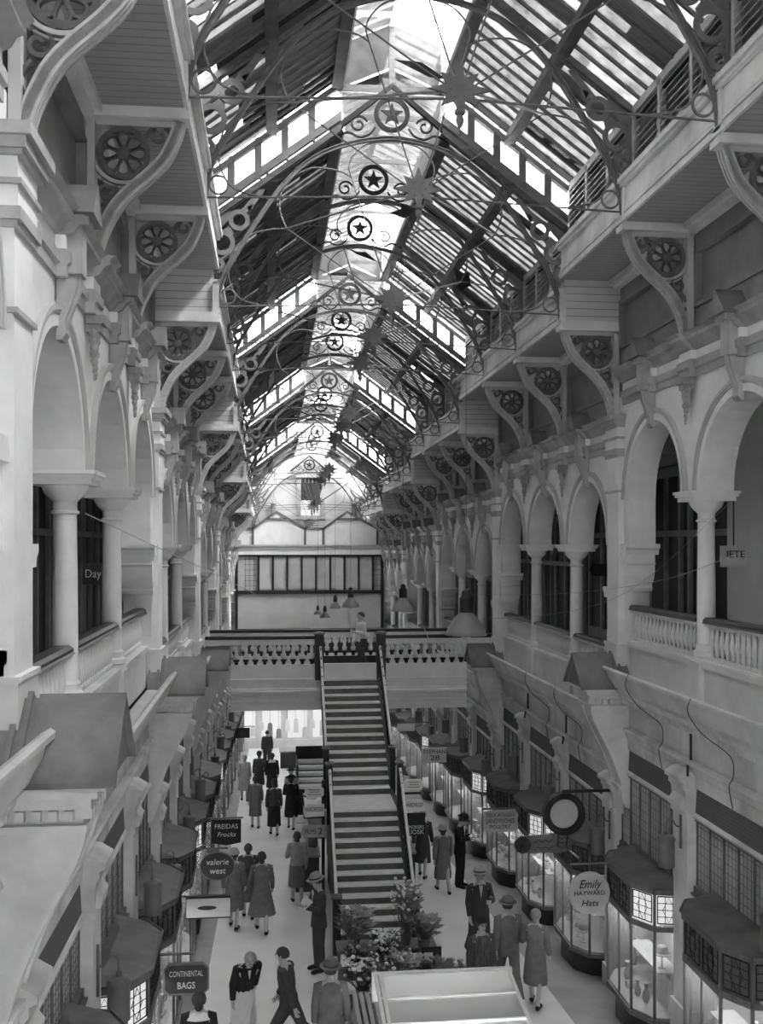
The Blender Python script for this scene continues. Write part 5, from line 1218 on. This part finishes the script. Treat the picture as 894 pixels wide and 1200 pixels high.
# gallery signs
t = sign('gallery_sign', 'black blank sign hanging under the right gallery arch', 5.03, 21.2, -0.55, [(-0.30, 0), (-0.24, -0.13), (0.30, -0.13), (0.30, 0.13), (-0.24, 0.13)], 'black')
mb = MB(); mb.tube([(0.1, 0, 0.13), (0.1, 0, 2.1)], 0.008, 5); mb.build('hanger', 'black', t)
t = sign('gallery_sign', 'dark sign with pale edge lettered Day under the left gallery arch', -4.72, 16.1, -0.46, rect(0.32, 0.32), 'signdark'); text('Day', t, 0, 0, 0.18, 'chalk', 0.24)
mb = MB(); mb.tube([(0, 0, 0.15), (0, 0, 2.3)], 0.008, 5); mb.build('hanger', 'black', t)
t = sign('gallery_sign', 'white notice reading IETE behind the nearest right column', 5.4, 15.8, -0.2, rect(0.44, 0.34), 'white'); text('IETE', t, 0.02, 0.03, 0.16, 'ink', 0.3)
mb = MB(); mb.tube([(0.0, 0.0, 0.17), (0.0, 0.0, 2.5)], 0.01, 5); mb.build('hanger', 'black', t)
t = sign('gallery_sign', 'small white sign with dark letters under the far right gallery arch', 5.0, 30.5, -1.95, rect(0.5, 0.4), 'signpale'); text('TAILOR' if False else '===', t, 0, 0, 0.2, 'ink', 0.35)
mb = MB(); mb.tube([(0, 0, 0.2), (0, 0, 1.6)], 0.008, 5); mb.build('hanger', 'black', t)
mb = MB(); mb.box(5.8, 5.92, 15.0, 16.9, -2.0, 2.3); o = struct(mb, 'wall_gallery_return', 'white')

# ================================================================== PENDANT LAMPS over the bridge and the walkway
def pendant(label, x, y, z, r, top):
    t = thing('pendant_lamp', label, 'lamp', (x, y, z), 0, 'pendant lamps over the walkway')
    mb = MB(); mb.lathe([(r, 0), (r * 1.01, 0.02 * r / 0.4), (r * 0.86, 0.16 * r / 0.4), (r * 0.55, 0.34 * r / 0.4), (r * 0.36, 0.42 * r / 0.4), (r * 0.34, 0.44 * r / 0.4)], n=24); mb.build('reflector_shade', 'enamel', t)
    mb = MB(); k_ = r / 0.4; mb.lathe([(r * 0.33, 0.43 * k_), (r * 0.33, 0.72 * k_), (r * 0.24, 0.76 * k_), (r * 0.2, 0.86 * k_), (r * 0.06, 0.9 * k_)], n=14); mb.build('lamp_holder', 'black', t)
    mb = MB(); mb.tube([(0, 0, 0.85 * k_), (0, 0, top - z)], 0.005, 5); mb.build('cord', 'cable', t)
    mb = MB(); mb.ball((0, 0, 0.03), r * 0.3, 10, 6); mb.build('bulb', 'enamelin', t)
pendant('large enamel pendant lamp with wide grey reflector over the right end of the footbridge', 1.95, 20.6, -1.86, 0.42, 4.1)
pendant('enamel pendant lamp left of the largest one, before the right gallery', 1.35, 26.0, -1.72, 0.31, 3.3)
pendant('enamel pendant lamp above the head of the man on the footbridge', 0.43, 31.5, -1.95, 0.275, 2.6)
pendant('smaller enamel pendant lamp just left of the one above the man on the footbridge', 0.17, 35.0, -2.2, 0.20, 1.8)
pendant('small enamel pendant lamp low above the footbridge rail', -0.05, 37.5, -2.7, 0.2, 1.5)
pendant('smallest enamel pendant lamp, leftmost of the far group', -0.2, 40.0, -2.75, 0.16, 1.1)

# ================================================================== FLOWER KIOSK AND GLASS COUNTER at the foot of the picture
zf = floor_z(14.4)
t = thing('display_counter', 'long glass-topped display counter, lit from within, at the front of the walkway', 'counter', (0.5, 14.2, zf))
mb = MB(); mb.box(-1.0, 1.05, -0.95, 0.85, 0, 0.62); mb.box(-1.03, 1.08, -0.98, 0.88, 0.62, 0.68); mb.build('carcass', 'joinery', t)
mb = MB(); mb.box(-1.0, 1.05, -0.95, 0.85, 0.68, 0.70); mb.build('display_bed', 'white', t)
mb = MB()
for x in (-1.0, -0.93, 1.0): mb.hull8([(x, -0.98, 0.78), (x + 0.05, -0.98, 0.78), (x + 0.05, 0.88, 1.06), (x, 0.88, 1.06)], [(x, -0.98, 0.82), (x + 0.05, -0.98, 0.82), (x + 0.05, 0.88, 1.10), (x, 0.88, 1.10)])
mb.box(-1.03, 1.08, 0.83, 0.9, 0.68, 1.11); mb.box(-1.03, 1.08, -1.0, -0.95, 0.68, 0.83)
for y in (-0.35, 0.25): zz = 0.78 + (y + 0.98) * 0.15; mb.box(-1.0, 1.05, y, y + 0.03, zz, zz + 0.04)
mb.build('glazing_frame', 'white', t)
mb = MB(); mb.hull8([(-0.98, -0.97, 0.80), (1.03, -0.97, 0.80), (1.03, 0.86, 1.075), (-0.98, 0.86, 1.075)], [(-0.98, -0.97, 0.806), (1.03, -0.97, 0.806), (1.03, 0.86, 1.081), (-0.98, 0.86, 1.081)]); mb.build('glass_top', 'counterglass', t)
mb = MB(); mb.box(-0.9, 0.95, -0.93, -0.90, 0.70, 0.73); mb.build('strip_light', 'trough', t)
mb = MB()
for i in range(3): mb.box(-1.34 + i * 0.09, -1.28 + i * 0.09, -0.6, 0.6, 0, 0.95)
for y in (-0.55, 0.5): mb.box(-1.36, -1.03, y, y + 0.05, 0.5, 0.56)
mb.build('slatted_end', 'joinlight', t)
t = thing('flower_stand', 'stepped wooden flower stand behind the glass counter', 'stand', (-0.15, 16.9, floor_z(16.9)))
mb = MB()
for i, (y, z) in enumerate(((-0.7, 0.3), (-0.2, 0.55), (0.3, 0.8))): mb.box(-0.75, 0.95, y, y + 0.48, z - 0.04, z)
for x in (-0.72, 0.1, 0.9): mb.box(x, x + 0.05, -0.68, 0.76, 0.2, 0.26); mb.box(x, x + 0.05, -0.66, -0.6, -0.02, 0.28); mb.box(x, x + 0.05, 0.7, 0.76, -0.08, 0.78)
mb.build('shelves', 'joinery', t)
fr = random.Random(5)
def bouquet(label, x, y, z, r, h, bl, nb=26, nl=40):
    r *= 1.3; nl = int(nl * 2.2); nb = int(nb * 1.4)
    t = thing('flower_bucket', label, 'flowers', (x, y, z), 0, 'flower buckets on the stand')
    mb = MB(); mb.lathe([(0.08, 0), (0.115, 0.22), (0.12, 0.225), (0.10, 0.22), (0.02, 0.2)], n=14); mb.build('bucket', 'pot', t)
    mb = MB()
    for i in range(nl):
        a = fr.uniform(0, 2 * PI); q = fr.uniform(0.3, 1.0); hx, hy, hz = r * q * math.cos(a), r * q * math.sin(a), 0.2 + h * fr.uniform(0.3, 0.95)
        mb.tube([(0.05 * math.cos(a), 0.05 * math.sin(a), 0.18), (hx * 0.6, hy * 0.6, 0.18 + (hz - 0.2) * 0.6), (hx, hy, hz)], 0.005, 3)
        w = fr.uniform(0.025, 0.055); d = V3(math.cos(a), math.sin(a), 0.3) * w * 2.2; sd = V3(-math.sin(a), math.cos(a), 0) * w
        c = V3(hx, hy, hz); mb.add([c - d, c + sd + V3(0, 0, 0.02), c + d, c - sd - V3(0, 0, 0.01)], [(0, 1, 2, 3)])
    tag(mb.build('foliage', 'leaf' if fr.random() < 0.5 else 'leafpale', t), kind='stuff')
    mb = MB()
    for i in range(nb):
        a = fr.uniform(0, 2 * PI); q = math.sqrt(fr.random()); hz = 0.2 + h * fr.uniform(0.5, 1.05)
        mb.ball((r * q * math.cos(a), r * q * math.sin(a), hz), fr.uniform(0.018, 0.042), 6, 4, 0.8)
    tag(mb.build('blossoms', bl, t), kind='stuff')
B = 16.9; fz = floor_z(B)
bouquet('tall spray of white blossom, highest bunch on the flower stand', 0.28, B + 0.5, fz + 0.8, 0.2, 0.85, 'blossom', 46)
bouquet('round bunch of white flowers in the middle of the flower stand', -0.12, B + 0.02, fz + 0.55, 0.2, 0.45, 'blossom', 60)
bouquet('loose dark leafy bunch at the left end of the flower stand', -0.62, B + 0.3, fz + 0.8, 0.26, 0.5, 'goods2', 14, 90)
bouquet('leafy bunch with few flowers below the loose dark one', -0.58, B - 0.2, fz + 0.55, 0.2, 0.34, 'goods2', 16, 90)
bouquet('pale low bunch nearest the slatted end of the glass counter', -0.55, B - 0.55, fz + 0.3, 0.22, 0.5, 'blossom', 50)
bouquet('mixed bunch beside the small framed price board', 0.1, B - 0.5, fz + 0.3, 0.24, 0.5, 'goods3', 24, 60)
bouquet('dark dense bunch behind the price board', 0.55, B + 0.15, fz + 0.8, 0.2, 0.4, 'goods2', 22, 60)
bouquet('leafy bunch below the price board', 0.62, B - 0.5, fz + 0.3, 0.25, 0.4, 'goods2', 16, 70)
bouquet('small white bunch standing on the floor right of the flower stand', 1.12, B - 0.3, floor_z(B - 0.3), 0.18, 0.5, 'blossom', 36)
t = thing('price_board', 'small dark framed board with pale notices standing among the flowers', 'board', (0.62, B - 0.2, fz + 0.52))
mb = MB(); mb.band(rect(0.30, 0.46), 0.035, 'y', -0.02, 0.02, True); mb.box(0.03, 0.05, -0.02, 0.02, -0.23, 0.23); mb.build('frame', 'black', t, (0, 0, 0.25))
mb = MB(); mb.box(-0.15, 0.15, -0.005, 0.012, -0.23, 0.23); mb.build('backing', 'signdark', t, (0, 0, 0.25))
mb = MB(); mb.box(-0.12, 0.02, -0.012, -0.005, -0.13, 0.15); mb.box(-0.12, -0.01, -0.012, -0.005, -0.21, -0.15); mb.box(0.01, 0.13, -0.012, -0.005, -0.20, -0.15); mb.build('notices', 'signpale', t, (0, 0, 0.25))
mb = MB(); mb.box(-0.15, -0.11, -0.015, 0.015, -0.3, 0.05); mb.box(0.11, 0.15, -0.015, 0.015, -0.3, 0.05); mb.build('feet', 'black', t)

# ================================================================== STALLS beyond the bridge
t = thing('stepped_stall', 'white stepped stall with dark edges beyond the footbridge', 'stall', (-0.6, 35.0, floor_z(35)))
mb = MB()
for i in range(5): mb.box(-0.5, 0.6, -0.6 + i * 0.35, -0.25 + i * 0.35, 0.9 + i * 0.14, 1.0 + i * 0.14)
mb.build('white_steps', 'white', t)
mb = MB(); mb.box(-0.55, 0.65, -0.62, 1.2, 0.0, 0.9); mb.box(-0.55, -0.5, -0.62, 1.2, 0.5, 1.7); mb.box(-0.55, 0.65, 1.1, 1.2, 0, 2.0); mb.build('dark_frame', 'black', t)
t = thing('glass_case', 'low white glass case on the walkway between the stairs and the stepped stall', 'case', (-0.6, 31.0, floor_z(31)))
mb = MB(); mb.box(-0.4, 0.45, -0.6, 1.6, 0, 0.5); mb.build('plinth', 'joinlight', t)
mb = MB(); mb.box(-0.4, 0.45, -0.6, 1.6, 0.85, 0.88); mb.build('white_top', 'white', t)
mb = MB()
for x in (-0.39, 0.41):
    for y in (-0.58, 1.55): mb.box(x, x + 0.03, y, y + 0.03, 0.5, 0.85)
mb.build('posts', 'black', t)
for i, (x, y) in enumerate(((-0.8, 30.8), (-0.45, 31.2), (-0.75, 31.9), (-0.4, 30.7))):
    mb = MB(); mb.lathe([(0.16, 0), (0.17, 0.05), (0.12, 0.12), (0.03, 0.15)], (0, 0, 0), 12); o = mb.build('white_bowl', 'white', None, (x, y, floor_z(31) + 0.88)); tag(o, 'upturned white bowl on the glass case beyond the stairs', 'bowl', 'bowls on the glass case')
for i, (x, y, zz, r_) in enumerate(((1.05, 24.6, 0.95, 0.13), (1.25, 24.9, 0.95, 0.10), (1.1, 25.4, 0.95, 0.12), (1.3, 25.7, 0.95, 0.09), (-1.0, 25.0, 0.95, 0.12), (-1.2, 25.5, 0.95, 0.1))):
    mb = MB(); mb.lathe([(r_, 0), (r_, 0.22), (r_ * 0.5, 0.3), (r_ * 0.5, 0.36), (r_ * 0.3, 0.38)], n=12); o = mb.build('canister', 'goods3' if i % 2 else 'goods1', None, (x, y, floor_z(y) + zz)); tag(o, '%s canister on the kiosk counter %s of the stairs' % ('pale' if i % 2 else 'dark', 'right' if x > 0 else 'left'), 'canister', '%s canisters %s of the stairs' % ('pale' if i % 2 else 'dark', 'right' if x > 0 else 'left'))
for s_ in (-1, 1):
    t = thing('kiosk_counter', 'dark narrow counter of the kiosk on the %s side of the stairs' % SIDE[s_], 'counter', (s_ * 1.15, 25.1, floor_z(25.1)))
    mb = MB(); mb.box(-0.28, 0.28, -0.75, 0.9, 0.0, 0.88); mb.build('front', 'signdark', t); mb = MB(); mb.box(-0.31, 0.31, -0.78, 0.93, 0.88, 0.93); mb.build('top', 'joinlight', t)
gq = random.Random(9)
for i in range(14):
    x = -2.9 + i * 0.42; y = 50.5 + gq.uniform(-0.8, 0.8); zz = floor_z(y) + gq.uniform(0.8, 1.3); hh = gq.uniform(0.35, 0.75)
    t = thing('hanging_garment', 'white garment on a hanger among the far lit stalls', 'garment', (x, y, zz), gq.uniform(-0.4, 0.4), 'white garments hung at the far stalls')
    mb = MB(); mb.prism([(-0.13, 0), (0.13, 0), (0.11, hh), (0.05, hh + 0.06), (-0.05, hh + 0.06), (-0.11, hh)], 'y', -0.03, 0.03); mb.build('cloth', 'white' if gq.random() < 0.7 else 'cloth3', t)
    mb = MB(); mb.tube([(0, 0, hh + 0.05), (0, 0, hh + 2.6)], 0.006, 4); mb.build('hook', 'cable', t)
t = thing('low_counter', 'dark low counter beside the farthest man', 'counter', (-0.9, 46.2, floor_z(46.2)))
mb = MB(); mb.box(-0.7, 0.7, -0.4, 0.4, 0, 0.75); mb.build('front', 'signdark', t); mb = MB(); mb.box(-0.75, 0.75, -0.45, 0.45, 0.75, 0.8); mb.build('top', 'joinlight', t)
t = thing('valance', 'dark valance board hung across the far stalls', 'valance', (0.0, 40.0, floor_z(40) + 3.3))
mb = MB(); mb.box(-0.9, 3.0, -0.05, 0.05, 0, 0.5); mb.build('board', 'signdark', t)
mb = MB(); mb.tube([(-0.8, 0, 0.5), (-0.8, 0, 2.2)], 0.012, 5); mb.tube([(2.9, 0, 0.5), (2.9, 0, 2.2)], 0.012, 5); mb.build('hangers', 'black', t)
t = thing('light_trough', 'lit trough lamp over the far stalls', 'lamp', (-0.9, 49.5, floor_z(49.5) + 3.6))
mb = MB(); mb.box(-2.0, 2.6, -0.1, 0.1, 0.04, 0.2); mb.build('trough', 'white', t); mb = MB(); mb.box(-1.95, 2.55, -0.08, 0.08, 0, 0.04); mb.build('tube', 'tubeglow', t); mb = MB(); mb.tube([(-1.5, 0, 0.2), (-1.5, 0, 1.8)], 0.01, 5); mb.tube([(1.9, 0, 0.2), (1.9, 0, 1.8)], 0.01, 5); mb.build('hangers', 'black', t)

# ================================================================== WIRES and torn rags in the roof
def wire(label, pts, r=0.006, m='cable'):
    mb = MB(); p0 = Vector(pts[0]); mb.tube([tuple(Vector(p) - p0) for p in spline(pts, 6)], r, 4); o = mb.build('cable', m, None, tuple(p0)); tag(o, label, 'cable')
for k, (y, s, w_) in enumerate(((13.0, 1, 'nearest'), (15.4, 1, 'second'), (19.5, 1, 'third'), (21.8, 1, 'fourth'))):
    zc = sec_z(0 if y < 17 else 1)
    wire('loose cable looping over the right gutter and down to the ledge, %s of four' % w_, [(3.5, y, zc - 2.04), (3.52, y + 0.15, zc - 2.25), (3.62, y - 0.1, zc - 2.5), (3.9, y - 0.3, zc - 2.75), (3.92, y - 0.35, zc - 3.0), (3.84, y - 0.4, zc - 3.12), (3.88, y - 0.42, zc - 3.4)], 0.007)
for k in (0, 1, 3, 4): 
    mb = MB(); y = yk(k) + 0.12; zc = sec_z((k + 1) // 3); mb.tube([(3.93, y, zc - 2.68), (3.93, y, zc - 3.08), (3.87, y - 0.03, zc - 3.1), (3.80, y - 0.2, zc - 3.25)], 0.02, 6); o = mb.build('down_pipe', 'cable'); tag(o, 'thin dark pipe on the right fascia above the %s lantern' % ORD[k], 'pipe')
wire('pale wire strung along the left columns over the gallery', [(-3.93, 10.9, 0.32), (-3.6, 16, -0.12), (-3.4, 24, -0.65), (-2.5, 40, -2.0), (-1.6, 52, -3.2)], 0.008, 'wirelight')
wire('thin wire slung across the right gallery arches, upper', [(3.9, 12.4, -0.1), (3.6, 14.5, -0.55), (3.55, 20, -1.0), (3.4, 30, -1.5)], 0.004, 'wirelight')
wire('thin wire slung across the right gallery arches, lower', [(3.9, 12.8, 0.5), (3.55, 16.0, -0.85), (3.5, 22, -1.6), (3.3, 30, -2.2)], 0.004, 'wirelight')
wire('bright wire hanging from the pendant lamp to the bridge rail', [(1.55, 24.5, -1.75), (1.9, 25.2, -2.4), (2.2, 25.9, -3.0)], 0.008, 'nosing')
def rag(label, x, y, z, pts):
    mb = MB(); mb.prism(pts, 'y', -0.01, 0.01); o = mb.build('hanging_rag', 'rag', None, (x, y, z)); o.rotation_euler = (0.5, 0.1, 0.4); tag(o, label, 'rag')
rag('torn dark scrap hung below the ridge lantern, nearest', 0.35, 15.6, 7.3, [(-0.55, -0.02), (-0.1, 0.08), (0.3, 0.0), (0.45, 0.12), (0.4, -0.02), (0.1, -0.08)])
rag('torn dark scrap under the second star ornament', 0.4, 18.6, 6.1, [(-0.25, -0.1), (-0.05, 0.02), (-0.1, 0.12), (0.15, 0.08), (0.25, 0.12), (0.15, -0.05), (0.05, -0.12)])
rag('torn dark scrap on the right roof slope beside the second truss', 1.85, 20.5, 5.4, [(-0.25, 0.15), (0.0, 0.1), (0.1, 0.15), (0.25, -0.1), (0.05, -0.25), (-0.1, -0.1)])
rag('narrow torn scrap over the third star ornament', -0.1, 21.8, 6.2, [(-0.4, 0.05), (-0.1, 0.02), (0.1, 0.06), (0.45, -0.08), (0.1, -0.05), (-0.1, -0.03)])

# ================================================================== LIGHT
w = bpy.data.worlds.new('sky'); SC.world = w; w.use_nodes = True
nt = w.node_tree; bg = nt.nodes['Background']; bg.inputs['Color'].default_value = (1, 1, 1, 1); bg.inputs['Strength'].default_value = 11.0
sun = bpy.data.lights.new('sun', 'SUN'); sun.energy = 42.0; sun.angle = math.radians(40); so = bpy.data.objects.new('sun', sun); COL.objects.link(so); so.rotation_euler = (math.radians(14), math.radians(40), 0)
# ================================================================== CAMERA
cam = bpy.data.cameras.new('camera'); co = bpy.data.objects.new('camera', cam); COL.objects.link(co)
cam.sensor_fit = 'HORIZONTAL'; cam.sensor_width = 36.0; cam.lens = 36.0 * 1200.24 / 894; cam.shift_y = (637.43 - 600) / 894; cam.clip_start = 0.3; cam.clip_end = 300
co.location = (-2.0066, 0, 0); co.rotation_euler = (PI / 2, 0, -0.1073); SC.camera = co
for o in list(bpy.data.objects):
    if o.parent is None and o.name in SC.objects: o.location.z += OFF
vs = SC.view_settings; vs.view_transform = 'Standard'; vs.look = 'None'; vs.gamma = 1; vs.use_curve_mapping = False; vs.exposure = 0.82
cy = SC.cycles; cy.use_denoising = True; cy.max_bounces = 12; cy.diffuse_bounces = 5; cy.glossy_bounces = 3; cy.transparent_max_bounces = 24; cy.transmission_bounces = 6; cy.caustics_reflective = False; cy.caustics_refractive = False; cy.sample_clamp_indirect = 6.0
